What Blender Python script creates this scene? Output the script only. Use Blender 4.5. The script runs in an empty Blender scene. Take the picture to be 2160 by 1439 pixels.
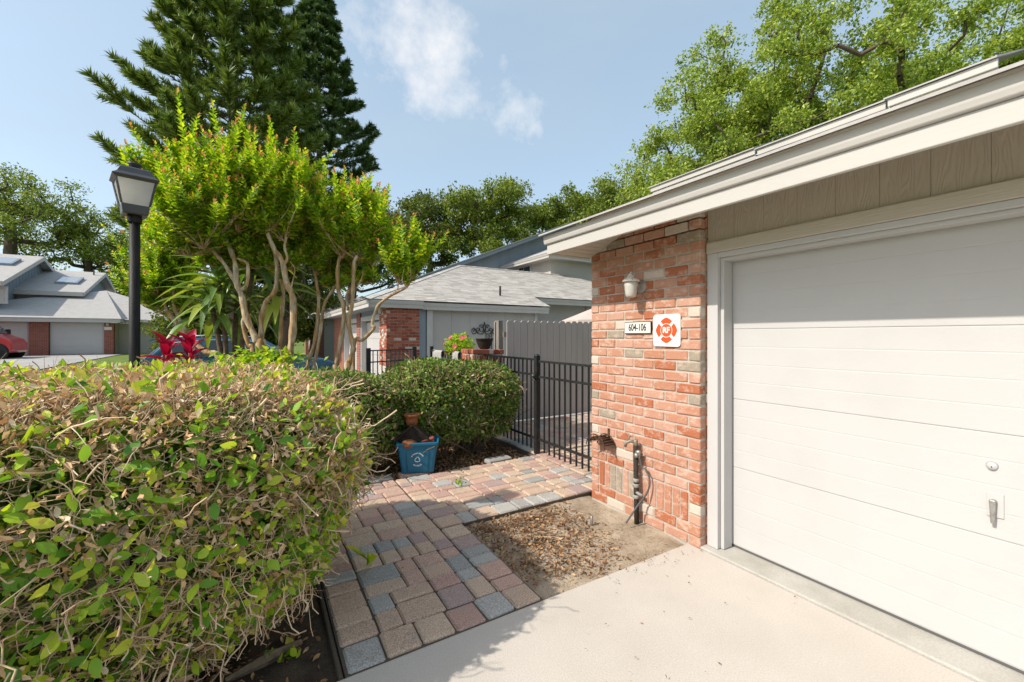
import bpy, bmesh, math, random
import numpy as np
from mathutils import Vector, Matrix
random.seed(7); rng = np.random.default_rng(7)
S = bpy.context.scene
C = S.collection
# ------------------------------------------------------------------ camera
W_, H_ = 2160.0, 1439.0
F = 890.0; CX = 1080.0; HY = 709.0; EYE = 1.57; YAW = math.radians(31.0)
cam = bpy.data.cameras.new('camera'); co = bpy.data.objects.new('camera', cam); C.objects.link(co)
cam.sensor_width = 36.0; cam.lens = 36.0*F/W_; cam.shift_y = (HY-H_/2)/W_
cam.clip_start = 0.05; cam.clip_end = 2000
co.location = (0, 0, EYE); co.rotation_euler = (math.pi/2, 0, -YAW)
S.camera = co
# ------------------------------------------------------------------ sky, sun, exposure
SUN = Vector((-1.0, 0.07, 0.94)).normalized()      # towards the sun
el = math.asin(SUN.z); az = math.atan2(SUN.x, SUN.y)
w = bpy.data.worlds.new('World'); S.world = w; w.use_nodes = True
N = w.node_tree.nodes; L = w.node_tree.links
N.clear()
out = N.new('ShaderNodeOutputWorld'); bg = N.new('ShaderNodeBackground')
sky = N.new('ShaderNodeTexSky'); sky.sky_type = 'NISHITA'; sky.sun_disc = False
sky.sun_elevation = el; sky.sun_rotation = az; sky.air_density = 1.0; sky.dust_density = 2.2; sky.ozone_density = 1.0
bg.inputs['Strength'].default_value = 0.15
tc = N.new('ShaderNodeTexCoord')
def wn(t, **k):
    n = N.new(t)
    for a, b in k.items(): setattr(n, a, b)
    return n
# one drifting cumulus, in sky directions
def pdir(px, py):
    a = math.atan((px-CX)/F)+YAW; r = math.hypot(F, px-CX)
    v = Vector((math.sin(a)*r, math.cos(a)*r, HY-py)); return v.normalized()
c0 = pdir(915, 125); cr = (pdir(1010, 190)-pdir(800, 70)).normalized(); cu = c0.cross(cr).normalized(); cr = cu.cross(c0).normalized()
def vdot(vec):
    d = wn('ShaderNodeVectorMath', operation='DOT_PRODUCT'); d.inputs[1].default_value = vec
    L.new(tc.outputs['Generated'], d.inputs[0]); return d.outputs['Value']
def math2(op, a, b, clamp=False):
    m = wn('ShaderNodeMath', operation=op); m.use_clamp = clamp
    for i, v in enumerate((a, b)):
        if isinstance(v, (int, float)): m.inputs[i].default_value = v
        else: L.new(v, m.inputs[i])
    return m.outputs[0]
u = math2('DIVIDE', vdot(cr), 0.235); v = math2('DIVIDE', vdot(cu), 0.115)
r2 = math2('ADD', math2('MULTIPLY', u, u), math2('MULTIPLY', v, v))
nz = wn('ShaderNodeTexNoise'); nz.inputs['Scale'].default_value = 7.0; nz.inputs['Detail'].default_value = 9.0; nz.inputs['Roughness'].default_value = 0.62
L.new(tc.outputs['Generated'], nz.inputs['Vector'])
dens = math2('SUBTRACT', math2('MULTIPLY', nz.outputs[0], 3.4), math2('ADD', math2('MULTIPLY', r2, 1.0), 1.0))
front = math2('GREATER_THAN', vdot(c0), 0.3)
mask = math2('MULTIPLY', math2('MULTIPLY', dens, 0.8, True), front)
nz2 = wn('ShaderNodeTexNoise'); nz2.inputs['Scale'].default_value = 2.3; nz2.inputs['Detail'].default_value = 5.0
mp = wn('ShaderNodeMapping'); mp.inputs['Scale'].default_value = (1, 1, 3.0); mp.inputs['Location'].default_value = (0.4, 1.7, 0)
L.new(tc.outputs['Generated'], mp.inputs['Vector']); L.new(mp.outputs[0], nz2.inputs['Vector'])
veil = math2('ADD', math2('MULTIPLY', math2('SUBTRACT', nz2.outputs[0], 0.42, True), 0.5, True), 0.52, True)
mx0 = wn('ShaderNodeMix', data_type='RGBA'); mx0.inputs['B'].default_value = (2.05, 2.55, 2.75, 1)
L.new(veil, mx0.inputs['Factor']); L.new(sky.outputs[0], mx0.inputs['A'])
mx = wn('ShaderNodeMix', data_type='RGBA'); mx.inputs['B'].default_value = (4.0, 3.9, 3.85, 1)
L.new(mask, mx.inputs['Factor']); L.new(mx0.outputs['Result'], mx.inputs['A'])
L.new(mx.outputs['Result'], bg.inputs['Color']); L.new(bg.outputs[0], out.inputs[0])
sl = bpy.data.lights.new('sun', 'SUN'); so = bpy.data.objects.new('sun', sl); C.objects.link(so)
sl.energy = 2.7; sl.angle = math.radians(0.6); sl.color = (1.0, 0.93, 0.82)
so.rotation_euler = (-SUN).to_track_quat('-Z', 'Y').to_euler(); so.location = (-8, -2, 12)
S.view_settings.view_transform = 'Standard'; S.view_settings.look = 'None'
S.view_settings.exposure = 0.88; S.view_settings.gamma = 1.0; S.view_settings.use_curve_mapping = False
S.render.engine = 'CYCLES'; S.cycles.max_bounces = 8; S.cycles.transparent_max_bounces = 8
S.cycles.use_denoising = True; S.cycles.sample_clamp_indirect = 6.0

# ------------------------------------------------------------------ pixel -> place
SY, CY = math.sin(YAW), math.cos(YAW)
def at(px, py, d):
    l = (px-CX)/F*d; return Vector((SY*d+CY*l, CY*d-SY*l, EYE+(HY-py)/F*d))
def tanaz(px): return math.tan(math.atan((px-CX)/F)+YAW)
def onX(px, py, X):
    Y = X/tanaz(px); d = SY*X+CY*Y; return Vector((X, Y, EYE+(HY-py)/F*d))
def onY(px, py, Y):
    X = Y*tanaz(px); d = SY*X+CY*Y; return Vector((X, Y, EYE+(HY-py)/F*d))
def gz(y): return 0.34*min(max((y-14)/24.0, 0), 1)

# ------------------------------------------------------------------ materials
def mat(name, col, rough=0.8, spec=0.3, var=None, vscale=6.0, vdet=5, fine=0.0, fscale=90.0, bump=0.0, bscale=60.0, metal=0.0, coat=0.0, ramp=None, rsrc=None, trans=0.0, stretch=None, stripes=None, lo=0.35, hi=0.65, ttint=None):
    m = bpy.data.materials.new(name); m.use_nodes = True
    n = m.node_tree.nodes; l = m.node_tree.links
    b = n['Principled BSDF']; b.inputs['Roughness'].default_value = rough; b.inputs['Specular IOR Level'].default_value = spec
    b.inputs['Metallic'].default_value = metal; b.inputs['Coat Weight'].default_value = coat
    t = n.new('ShaderNodeTexCoord'); vec = t.outputs['Object']
    if stretch:
        mp = n.new('ShaderNodeMapping'); mp.inputs['Scale'].default_value = stretch; l.new(vec, mp.inputs[0]); vec = mp.outputs[0]
    def mix(a, bcol, fac, mode='MIX'):
        x = n.new('ShaderNodeMix'); x.data_type = 'RGBA'; x.blend_type = mode
        for s, v in (('A', a), ('B', bcol)):
            if hasattr(v, 'is_linked'): l.new(v, x.inputs[s])
            else: x.inputs[s].default_value = (*v, 1)
        if hasattr(fac, 'is_linked'): l.new(fac, x.inputs['Factor'])
        else: x.inputs['Factor'].default_value = fac
        return x.outputs['Result']
    def noise(sc, det, v=None):
        x = n.new('ShaderNodeTexNoise'); x.inputs['Scale'].default_value = sc; x.inputs['Detail'].default_value = det
        x.inputs['Roughness'].default_value = 0.6; l.new(v or vec, x.inputs['Vector']); return x.outputs[0]
    def rampn(src, stops, const=False):
        r = n.new('ShaderNodeValToRGB'); cr_ = r.color_ramp
        if const: cr_.interpolation = 'CONSTANT'
        while len(cr_.elements) < len(stops): cr_.elements.new(0.5)
        for e, (p, c) in zip(cr_.elements, stops): e.position = p; e.color = (*c, 1)
        l.new(src, r.inputs[0]); return r.outputs[0]
    cur = col
    if ramp:
        if rsrc == 'object':
            o = n.new('ShaderNodeObjectInfo'); src = o.outputs['Random']
            cur = rampn(src, ramp, True)
            # every piece gets its own patch of the grain
            ad = n.new('ShaderNodeVectorMath'); ad.operation = 'MULTIPLY_ADD'; ad.inputs[1].default_value = (1, 1, 1)
            cmb = n.new('ShaderNodeCombineXYZ'); mu = n.new('ShaderNodeMath'); mu.operation = 'MULTIPLY'; mu.inputs[1].default_value = 37.0
            l.new(src, mu.inputs[0]); l.new(mu.outputs[0], cmb.inputs[0]); l.new(mu.outputs[0], cmb.inputs[2])
            l.new(vec, ad.inputs[0]); l.new(cmb.outputs[0], ad.inputs[2]); vec = ad.outputs[0]
        elif rsrc == 'objsmooth':
            o = n.new('ShaderNodeObjectInfo'); cur = rampn(o.outputs['Random'], ramp)
        elif rsrc == 'noise':
            cur = rampn(noise(vscale, vdet), ramp)
        else:
            o = n.new('ShaderNodeNewGeometry'); cur = rampn(o.outputs['Random Per Island'], ramp)
    if var:
        f = n.new('ShaderNodeMapRange'); f.inputs[1].default_value = lo; f.inputs[2].default_value = hi
        l.new(noise(vscale, vdet), f.inputs[0]); cur = mix(cur, var, f.outputs[0])
    if fine:
        g = n.new('ShaderNodeMapRange'); g.inputs[1].default_value = 0.3; g.inputs[2].default_value = 0.7
        g.inputs[3].default_value = 1-fine; g.inputs[4].default_value = 1+fine
        l.new(noise(fscale, 3), g.inputs[0]); cur = mix(cur, g.outputs[0], 1.0, 'MULTIPLY')
    if hasattr(cur, 'is_linked'): l.new(cur, b.inputs['Base Color'])
    else: b.inputs['Base Color'].default_value = (*cur, 1)
    if bump:
        bn = n.new('ShaderNodeBump'); bn.inputs['Strength'].default_value = bump; bn.inputs['Distance'].default_value = 0.01
        l.new(noise(bscale, 4), bn.inputs['Height']); l.new(bn.outputs[0], b.inputs['Normal'])
    if trans:
        tr = n.new('ShaderNodeBsdfTranslucent'); ms = n.new('ShaderNodeMixShader'); ms.inputs[0].default_value = trans
        tcol = mix(cur, ttint or (1.5, 1.5, 0.5), 1.0, 'MULTIPLY'); l.new(tcol, tr.inputs[0])
        l.new(b.outputs[0], ms.inputs[1]); l.new(tr.outputs[0], ms.inputs[2]); l.new(ms.outputs[0], n['Material Output'].inputs[0])
    return m
M = {}
M['concrete'] = mat('pale_concrete', (0.53, 0.482, 0.43), 0.85, 0.2, var=(0.49, 0.445, 0.395), vscale=2.2, vdet=9, fine=0.10, fscale=130, bump=0.25, bscale=120)
M['threshold'] = mat('threshold_concrete', (0.45, 0.43, 0.395), 0.9, 0.2, var=(0.35, 0.33, 0.285), vscale=4, fine=0.10, fscale=90, bump=0.3, bscale=80, lo=0.4, hi=0.75)
M['lane'] = mat('grey_lane', (0.40, 0.385, 0.37), 0.9, 0.2, var=(0.33, 0.32, 0.31), vscale=0.4, fine=0.08, fscale=60)
M['soil'] = mat('dark_soil', (0.055, 0.042, 0.032), 0.95, 0.1, var=(0.11, 0.085, 0.06), vscale=7, fine=0.35, fscale=130, bump=0.9, bscale=70)
M['sand'] = mat('sandy_dirt', (0.45, 0.37, 0.28), 0.95, 0.1, var=(0.29, 0.225, 0.16), vscale=5, fine=0.22, fscale=140, bump=0.7, bscale=90)
M['grass'] = mat('lawn', (0.11, 0.15, 0.04), 0.9, 0.1, var=(0.16, 0.22, 0.05), vscale=3, fine=0.3, fscale=60, bump=0.6, bscale=40)
M['joint'] = mat('joint_sand', (0.11, 0.09, 0.07), 0.95, 0.1, fine=0.3, fscale=120)
PAV = [(0, (0.52, 0.38, 0.285)), (0.24, (0.46, 0.295, 0.245)), (0.38, (0.33, 0.325, 0.31)), (0.50, (0.55, 0.415, 0.31)), (0.67, (0.40, 0.29, 0.265)), (0.78, (0.41, 0.395, 0.37)), (0.86, (0.52, 0.345, 0.275))]
M['paver'] = mat('concrete_paver', (0.3, 0.24, 0.2), 0.92, 0.15, ramp=PAV, rsrc='object', var=(0.35, 0.30, 0.25), vscale=9, fine=0.45, fscale=150, bump=0.5, bscale=160, lo=0.5, hi=0.95)
BR = [(0, (0.46, 0.22, 0.14)), (0.14, (0.41, 0.145, 0.075)), (0.28, (0.50, 0.265, 0.185)), (0.46, (0.48, 0.235, 0.155)), (0.62, (0.52, 0.30, 0.22)), (0.77, (0.57, 0.49, 0.415)), (0.86, (0.40, 0.14, 0.07)), (0.945, (0.34, 0.28, 0.215))]
M['brick'] = mat('washed_brick', (0.45, 0.17, 0.1), 0.9, 0.15, ramp=BR, rsrc='object', var=(0.62, 0.49, 0.40), vscale=15, fine=0.2, fscale=120, bump=0.5, bscale=90, lo=0.50, hi=0.78, stretch=(1, 1, 1.6))
M['mortar'] = mat('grey_mortar', (0.52, 0.475, 0.415), 0.95, 0.1, var=(0.44, 0.40, 0.345), vscale=8, fine=0.12, fscale=90, bump=0.6, bscale=120)
BR2 = [(0, (0.30, 0.085, 0.05)), (0.2, (0.36, 0.11, 0.065)), (0.45, (0.26, 0.07, 0.045)), (0.7, (0.40, 0.14, 0.085)), (0.9, (0.52, 0.42, 0.36))]
M['brick_dark'] = mat('dark_red_brick', (0.32, 0.1, 0.06), 0.9, 0.15, ramp=BR2, rsrc='object', var=(0.5, 0.35, 0.28), vscale=12, fine=0.15, fscale=90, bump=0.3, bscale=60, lo=0.6, hi=0.85)
M['white'] = mat('white_paint', (0.505, 0.492, 0.485), 0.5, 0.3, var=(0.475, 0.462, 0.453), vscale=2.6, vdet=8, bump=0.08, bscale=40, lo=0.45, hi=0.8)
M['trim'] = mat('off_white_trim', (0.50, 0.478, 0.45), 0.6, 0.3, var=(0.47, 0.448, 0.42), vscale=3.0, bump=0.10, bscale=50, stretch=(1, 0.25, 1))
M['taupe'] = mat('taupe_trim', (0.53, 0.48, 0.41), 0.7, 0.2, var=(0.49, 0.44, 0.375), vscale=5, bump=0.5, bscale=40, stretch=(1, 0.15, 3))
M['soffit'] = mat('tan_soffit', (0.52, 0.475, 0.41), 0.7, 0.2)
M['greywall'] = mat('grey_siding', (0.44, 0.415, 0.385), 0.75, 0.2, var=(0.41, 0.385, 0.36), vscale=1.5, bump=0.2, bscale=30, stretch=(1, 1, 0.1))
M['bluegrey_shade'] = mat('blue_grey_shade_siding', (0.25, 0.285, 0.32), 0.75, 0.2, var=(0.22, 0.255, 0.29), vscale=2, stretch=(1, 1, 0.1))  # siding with the bluish shade of sunless walls painted into its colour
M['lightwall'] = mat('light_grey_siding', (0.50, 0.465, 0.435), 0.75, 0.2, var=(0.47, 0.44, 0.41), vscale=2)
M['shingle'] = mat('grey_shingle', (0.36, 0.345, 0.33), 0.95, 0.1, ramp=[(0, (0.37, 0.34, 0.31)), (0.5, (0.45, 0.42, 0.385)), (1, (0.52, 0.485, 0.45))], rsrc='island', fine=0.14, fscale=60)
M['shingle_far'] = mat('grey_shingle_far', (0.46, 0.44, 0.42), 0.95, 0.1, var=(0.38, 0.365, 0.355), vscale=4, stretch=(0.7, 1, 5), fine=0.1, fscale=30)
M['fence'] = mat('taupe_fence_paint', (0.47, 0.415, 0.385), 0.7, 0.25, var=(0.42, 0.37, 0.34), vscale=8, bump=0.25, bscale=30, stretch=(1, 1, 0.12))
M['oldwood'] = mat('weathered_wood', (0.16, 0.14, 0.12), 0.9, 0.1, var=(0.30, 0.27, 0.24), vscale=9, stretch=(1, 1, 0.15), bump=0.4)
M['iron'] = mat('black_iron', (0.013, 0.013, 0.014), 0.42, 0.45, var=(0.028, 0.027, 0.026), vscale=14, bump=0.08, bscale=60)
M['rust'] = mat('rusty_iron', (0.035, 0.024, 0.018), 0.7, 0.3, var=(0.13, 0.06, 0.03), vscale=25, bump=0.3, bscale=80)
M['brass'] = mat('weathered_brass', (0.33, 0.27, 0.19), 0.55, 0.5, metal=0.5, var=(0.2, 0.2, 0.17), vscale=40)
M['galv'] = mat('galvanised_metal', (0.45, 0.45, 0.44), 0.5, 0.5, metal=0.7, var=(0.3, 0.27, 0.23), vscale=30)
M['hose'] = mat('grey_hose', (0.10, 0.10, 0.10), 0.6, 0.4)
M['blue'] = mat('blue_plastic', (0.008, 0.135, 0.245), 0.42, 0.45, var=(0.02, 0.17, 0.28), vscale=5, bump=0.05, bscale=70, lo=0.5, hi=0.9)
M['ink'] = mat('white_print', (0.75, 0.78, 0.8), 0.6)
M['black'] = mat('black_print', (0.015, 0.015, 0.017), 0.6)
M['plaque'] = mat('plaque_white', (0.72, 0.70, 0.65), 0.5, var=(0.66, 0.63, 0.58), vscale=20)
M['sign'] = mat('sign_white', (0.78, 0.77, 0.74), 0.45)
M['orange'] = mat('sign_orange_red', (0.80, 0.085, 0.02), 0.5)
M['terra'] = mat('terracotta', (0.33, 0.135, 0.055), 0.85, 0.15, var=(0.26, 0.10, 0.045), vscale=9, bump=0.2)
M['bark_brown'] = mat('dark_bark_brown', (0.03, 0.025, 0.021), 0.8, 0.2, var=(0.05, 0.04, 0.03), vscale=15, bump=0.3)
M['glassw'] = mat('frosted_glass', (0.72, 0.69, 0.64), 0.3, 0.5, var=(0.62, 0.59, 0.54), vscale=12, trans=0.25, ttint=(1, 1, 1))
M['lampglass'] = mat('hazy_lantern_glass', (0.90, 0.89, 0.86), 0.25, 0.6, var=(0.74, 0.74, 0.73), vscale=5, trans=0.55, ttint=(1.1, 1.05, 1.0))
M['lampwhite'] = mat('peeling_white_metal', (0.70, 0.66, 0.60), 0.6, 0.3, var=(0.10, 0.09, 0.075), vscale=32, lo=0.56, hi=0.64)
M['lampgrey'] = mat('oxidised_metal', (0.22, 0.215, 0.20), 0.6, 0.4, var=(0.40, 0.38, 0.34), vscale=22)
M['pole'] = mat('black_pole_paint', (0.008, 0.008, 0.008), 0.55, 0.2, var=(0.03, 0.024, 0.02), vscale=10, stretch=(3, 3, 0.5), bump=0.2, bscale=40, lo=0.45, hi=0.8)
M['lampmetal'] = mat('lantern_metal', (0.045, 0.046, 0.05), 0.4, 0.5, var=(0.065, 0.065, 0.068), vscale=9)
M['glass'] = mat('window_glass', (0.03, 0.04, 0.045), 0.08, 0.6)
M['carblue'] = mat('blue_car_paint', (0.012, 0.075, 0.13), 0.3, 0.5, coat=0.8, var=(0.014, 0.085, 0.145), vscale=2)
M['vanred'] = mat('red_van_paint', (0.52, 0.018, 0.02), 0.35, 0.5, coat=0.6, var=(0.46, 0.016, 0.02), vscale=2)
M['tyre'] = mat('tyre_rubber', (0.015, 0.015, 0.015), 0.8)
M['plastic'] = mat('black_plastic', (0.02, 0.02, 0.021), 0.55)
M['chrome'] = mat('bright_metal', (0.7, 0.7, 0.7), 0.25, 0.5, metal=0.9)
M['lampred'] = mat('tail_lamp', (0.4, 0.02, 0.02), 0.2, 0.6)
M['canvas'] = mat('pinkish_canvas', (0.62, 0.53, 0.48), 0.9, 0.1, var=(0.57, 0.48, 0.44), vscale=4, trans=0.2, ttint=(1, 1, 1))
M['cloth'] = mat('grey_cloth', (0.42, 0.41, 0.39), 0.95, 0.1, var=(0.34, 0.33, 0.31), vscale=30, bump=0.5, bscale=200)
# foliage
M['hleaf'] = mat('hedge_leaf', (0.1, 0.2, 0.03), 0.45, 0.35, rsrc='island', ramp=[(0, (0.06, 0.16, 0.015)), (0.25, (0.15, 0.32, 0.022)), (0.5, (0.31, 0.50, 0.035)), (0.8, (0.52, 0.63, 0.05)), (0.94, (0.68, 0.66, 0.09)), (1, (0.60, 0.46, 0.2))], trans=0.4, ttint=(1.35, 1.35, 0.4))
M['hleaf_big'] = mat('hedge_leaf_big', (0.1, 0.2, 0.03), 0.4, 0.4, rsrc='objsmooth', ramp=[(0, (0.09, 0.24, 0.02)), (0.45, (0.22, 0.42, 0.035)), (0.8, (0.40, 0.55, 0.05)), (1, (0.58, 0.62, 0.06))], var=(0.2, 0.25, 0.07), vscale=50, trans=0.33, ttint=(1.3, 1.35, 0.5), lo=0.55, hi=1.0)
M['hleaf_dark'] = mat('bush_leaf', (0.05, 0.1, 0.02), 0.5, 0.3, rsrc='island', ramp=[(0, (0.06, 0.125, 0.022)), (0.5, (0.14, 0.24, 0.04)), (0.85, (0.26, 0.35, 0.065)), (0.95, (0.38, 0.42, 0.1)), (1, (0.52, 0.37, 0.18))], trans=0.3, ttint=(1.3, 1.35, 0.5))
M['dry'] = mat('dry_leaf', (0.4, 0.26, 0.15), 0.8, 0.2, rsrc='island', ramp=[(0, (0.46, 0.26, 0.12)), (0.35, (0.64, 0.42, 0.23)), (0.7, (0.75, 0.56, 0.35)), (1, (0.82, 0.70, 0.52))], trans=0.2, ttint=(1.2, 1.0, 0.8))
M['twig'] = mat('pale_twig', (0.40, 0.275, 0.175), 0.85, 0.15, rsrc='island', ramp=[(0, (0.42, 0.28, 0.165)), (0.5, (0.60, 0.43, 0.27)), (1, (0.72, 0.57, 0.40))])
M['stem'] = mat('hedge_stem', (0.23, 0.17, 0.115), 0.9, 0.1, var=(0.13, 0.095, 0.065), vscale=20, bump=0.5)
M['chip'] = mat('mulch_chip', (0.2, 0.1, 0.05), 0.9, 0.1, rsrc='island', ramp=[(0, (0.09, 0.045, 0.025)), (0.4, (0.24, 0.13, 0.065)), (0.75, (0.40, 0.23, 0.11)), (1, (0.52, 0.37, 0.22))])
M['cbark'] = mat('crepe_bark', (0.40, 0.235, 0.105), 0.75, 0.2, var=(0.50, 0.39, 0.26), vscale=7, stretch=(2, 2, 0.5), fine=0.38, fscale=16, bump=0.6, bscale=22, lo=0.45, hi=0.56)
M['cleaf'] = mat('crepe_leaf', (0.1, 0.2, 0.03), 0.4, 0.4, rsrc='island', ramp=[(0, (0.10, 0.22, 0.02)), (0.35, (0.24, 0.41, 0.028)), (0.7, (0.43, 0.56, 0.04)), (1, (0.58, 0.64, 0.06))], trans=0.5, ttint=(1.45, 1.4, 0.3))
M['ctip'] = mat('crepe_new_leaf', (0.5, 0.2, 0.08), 0.5, 0.3, rsrc='island', ramp=[(0, (0.58, 0.22, 0.11)), (0.5, (0.68, 0.36, 0.13)), (1, (0.60, 0.50, 0.08))], trans=0.4, ttint=(1.3, 1.0, 0.6))
M['obark'] = mat('oak_bark', (0.15, 0.115, 0.085), 0.95, 0.1, var=(0.085, 0.065, 0.05), vscale=3, stretch=(1, 1, 0.3), bump=0.6, bscale=8)
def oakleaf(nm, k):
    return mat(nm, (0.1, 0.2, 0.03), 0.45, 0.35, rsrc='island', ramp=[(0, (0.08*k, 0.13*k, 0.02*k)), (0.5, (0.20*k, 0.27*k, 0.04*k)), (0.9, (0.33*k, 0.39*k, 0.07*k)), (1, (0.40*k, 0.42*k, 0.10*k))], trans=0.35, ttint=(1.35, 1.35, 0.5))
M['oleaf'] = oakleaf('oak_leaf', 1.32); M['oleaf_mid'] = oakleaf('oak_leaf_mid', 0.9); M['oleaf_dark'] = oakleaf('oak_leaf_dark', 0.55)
M['pneedle'] = mat('pine_needle', (0.05, 0.1, 0.025), 0.5, 0.3, rsrc='island', ramp=[(0, (0.06, 0.11, 0.022)), (0.6, (0.15, 0.22, 0.04)), (1, (0.28, 0.34, 0.065))], trans=0.22, ttint=(1.3, 1.3, 0.5))
M['pneedle_far'] = mat('pine_needle_far', (0.03, 0.07, 0.03), 0.5, 0.3, rsrc='island', ramp=[(0, (0.04, 0.085, 0.025)), (0.7, (0.09, 0.155, 0.04)), (1, (0.16, 0.22, 0.055))], trans=0.2, ttint=(1.2, 1.3, 0.7))
M['pbark'] = mat('pine_bark', (0.14, 0.105, 0.08), 0.95, 0.1, var=(0.09, 0.07, 0.055), vscale=4)
M['dleaf'] = mat('dracaena_leaf', (0.1, 0.2, 0.04), 0.4, 0.5, rsrc='objsmooth', ramp=[(0, (0.10, 0.20, 0.05)), (0.55, (0.17, 0.29, 0.06)), (0.8, (0.28, 0.38, 0.06)), (1, (0.52, 0.53, 0.06))], var=(0.34, 0.42, 0.18), vscale=28, stretch=(3.5, 0.08, 1), trans=0.3, ttint=(1.3, 1.3, 0.5), lo=0.5, hi=0.75)
M['redleaf'] = mat('red_ti_leaf', (0.35, 0.01, 0.05), 0.4, 0.5, rsrc='objsmooth', ramp=[(0, (0.13, 0.008, 0.02)), (0.5, (0.38, 0.008, 0.045)), (1, (0.50, 0.02, 0.09))], trans=0.35, ttint=(1.3, 0.6, 0.8))
M['petal'] = mat('pink_petal', (0.75, 0.1, 0.16), 0.6, 0.2, rsrc='island', ramp=[(0, (0.62, 0.03, 0.06)), (0.6, (0.78, 0.16, 0.20)), (1, (0.80, 0.36, 0.30))], trans=0.3, ttint=(1.1, 1, 1))

# ------------------------------------------------------------------ object helpers
def put(name, data, parent=None, m=None, label=None, cat=None, group=None, kind=None):
    o = bpy.data.objects.new(name, data); C.objects.link(o)
    if m is not None and data is not None and len(data.materials) == 0: data.materials.append(m)
    if parent is not None:
        o.parent = parent
        if parent.type == 'EMPTY': o.matrix_parent_inverse = Matrix.Translation(parent.location).inverted()
    if label: o['label'] = label
    if cat: o['category'] = cat
    if group: o['group'] = group
    if kind: o['kind'] = kind
    return o
def thing(name, label, cat, loc=(0, 0, 0), group=None):
    o = put(name, None, None, None, label, cat, group); o.location = loc; o.empty_display_size = 0.1; return o
class MB:
    def __init__(s): s.v = []; s.f = []; s.sm = []
    def add(s, vs, fs, smooth=False):
        b = len(s.v); s.v.extend([tuple(p) for p in vs]); s.f.extend([tuple(i+b for i in q) for q in fs]); s.sm.extend([smooth]*len(fs)); return s
    def box(s, a, b):
        x0, y0, z0 = [min(p, q) for p, q in zip(a, b)]; x1, y1, z1 = [max(p, q) for p, q in zip(a, b)]
        return s.add([(x0, y0, z0), (x1, y0, z0), (x1, y1, z0), (x0, y1, z0), (x0, y0, z1), (x1, y0, z1), (x1, y1, z1), (x0, y1, z1)],
                     [(0, 3, 2, 1), (4, 5, 6, 7), (0, 1, 5, 4), (1, 2, 6, 5), (2, 3, 7, 6), (3, 0, 4, 7)])
    def prism(s, poly, ext):   # poly: list of 3D points, ext: extrusion vector
        n = len(poly); ext = Vector(ext); vs = [Vector(p) for p in poly]; vs += [p+ext for p in vs]
        fs = [tuple(range(n))[::-1], tuple(range(n, 2*n))] + [(i, (i+1) % n, n+(i+1) % n, n+i) for i in range(n)]
        return s.add(vs, fs)
    def tube(s, pts, rad, sides=8, cap=True, smooth=True):
        pts = [Vector(p) for p in pts]; n = len(pts)
        rad = rad if hasattr(rad, '__len__') else [rad]*n
        vs = []; up = None
        for i, p in enumerate(pts):
            t = (pts[min(i+1, n-1)]-pts[max(i-1, 0)]).normalized()
            if up is None:
                up = t.cross(Vector((0.31, 0.2, 1))) if abs(t.z) < 0.9 else t.cross(Vector((1, 0.1, 0)))
                up.normalize()
            up = (up-t*up.dot(t)).normalized(); q = t.cross(up)
            for k in range(sides):
                a = 2*math.pi*k/sides; vs.append(p+(up*math.cos(a)+q*math.sin(a))*rad[i])
        fs = [(i*sides+k, i*sides+(k+1) % sides, (i+1)*sides+(k+1) % sides, (i+1)*sides+k) for i in range(n-1) for k in range(sides)]
        if cap: fs += [tuple(range(sides))[::-1], tuple((n-1)*sides+k for k in range(sides))]
        return s.add(vs, fs, smooth)
    def lathe(s, prof, c, sides=24, axis=(0, 0, 1), sx=1.0, sy=1.0):
        ax = Vector(axis).normalized(); c = Vector(c)
        e1 = ax.orthogonal().normalized() if abs(ax.z) < 0.99 else Vector((1, 0, 0)); e2 = ax.cross(e1)
        n = len(prof); vs = []
        for r, h in prof:
            for k in range(sides):
                a = 2*math.pi*k/sides; vs.append(c+ax*h+e1*(r*math.cos(a)*sx)+e2*(r*math.sin(a)*sy))
        fs = [(i*sides+k, i*sides+(k+1) % sides, (i+1)*sides+(k+1) % sides, (i+1)*sides+k) for i in range(n-1) for k in range(sides)]
        if prof[0][0] > 1e-5: fs.append(tuple(range(sides))[::-1])
        if prof[-1][0] > 1e-5: fs.append(tuple((n-1)*sides+k for k in range(sides)))
        return s.add(vs, fs, True)
    def mesh(s, name):
        me = bpy.data.meshes.new(name); me.from_pydata(s.v, [], s.f); me.polygons.foreach_set('use_smooth', s.sm)
        bm = bmesh.new(); bm.from_mesh(me); bmesh.ops.recalc_face_normals(bm, faces=bm.faces); bm.to_mesh(me); bm.free()
        return me
    def put(s, name, m, parent=None, bevel=0, **k):
        o = put(name, s.mesh(name), parent, m, **k)
        if bevel:
            b = o.modifiers.new('edge', 'BEVEL'); b.width = bevel; b.segments = 2; b.limit_method = 'ANGLE'; b.angle_limit = math.radians(35)
        return o
def chbox(sx, sy, sz, c, jit=0.0):
    """a block with worn (chamfered) edges, centred"""
    bm = bmesh.new(); bmesh.ops.create_cube(bm, size=1)
    for v in bm.verts: v.co = Vector((v.co.x*sx, v.co.y*sy, v.co.z*sz))+Vector([random.uniform(-jit, jit) for _ in range(3)])
    bmesh.ops.bevel(bm, geom=bm.edges[:], offset=c, segments=1, affect='EDGES', profile=0.5)
    for v in bm.verts: v.co += Vector([random.uniform(-jit, jit)*0.4 for _ in range(3)])
    me = bpy.data.meshes.new('block'); bm.to_mesh(me); bm.free(); return me
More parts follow.
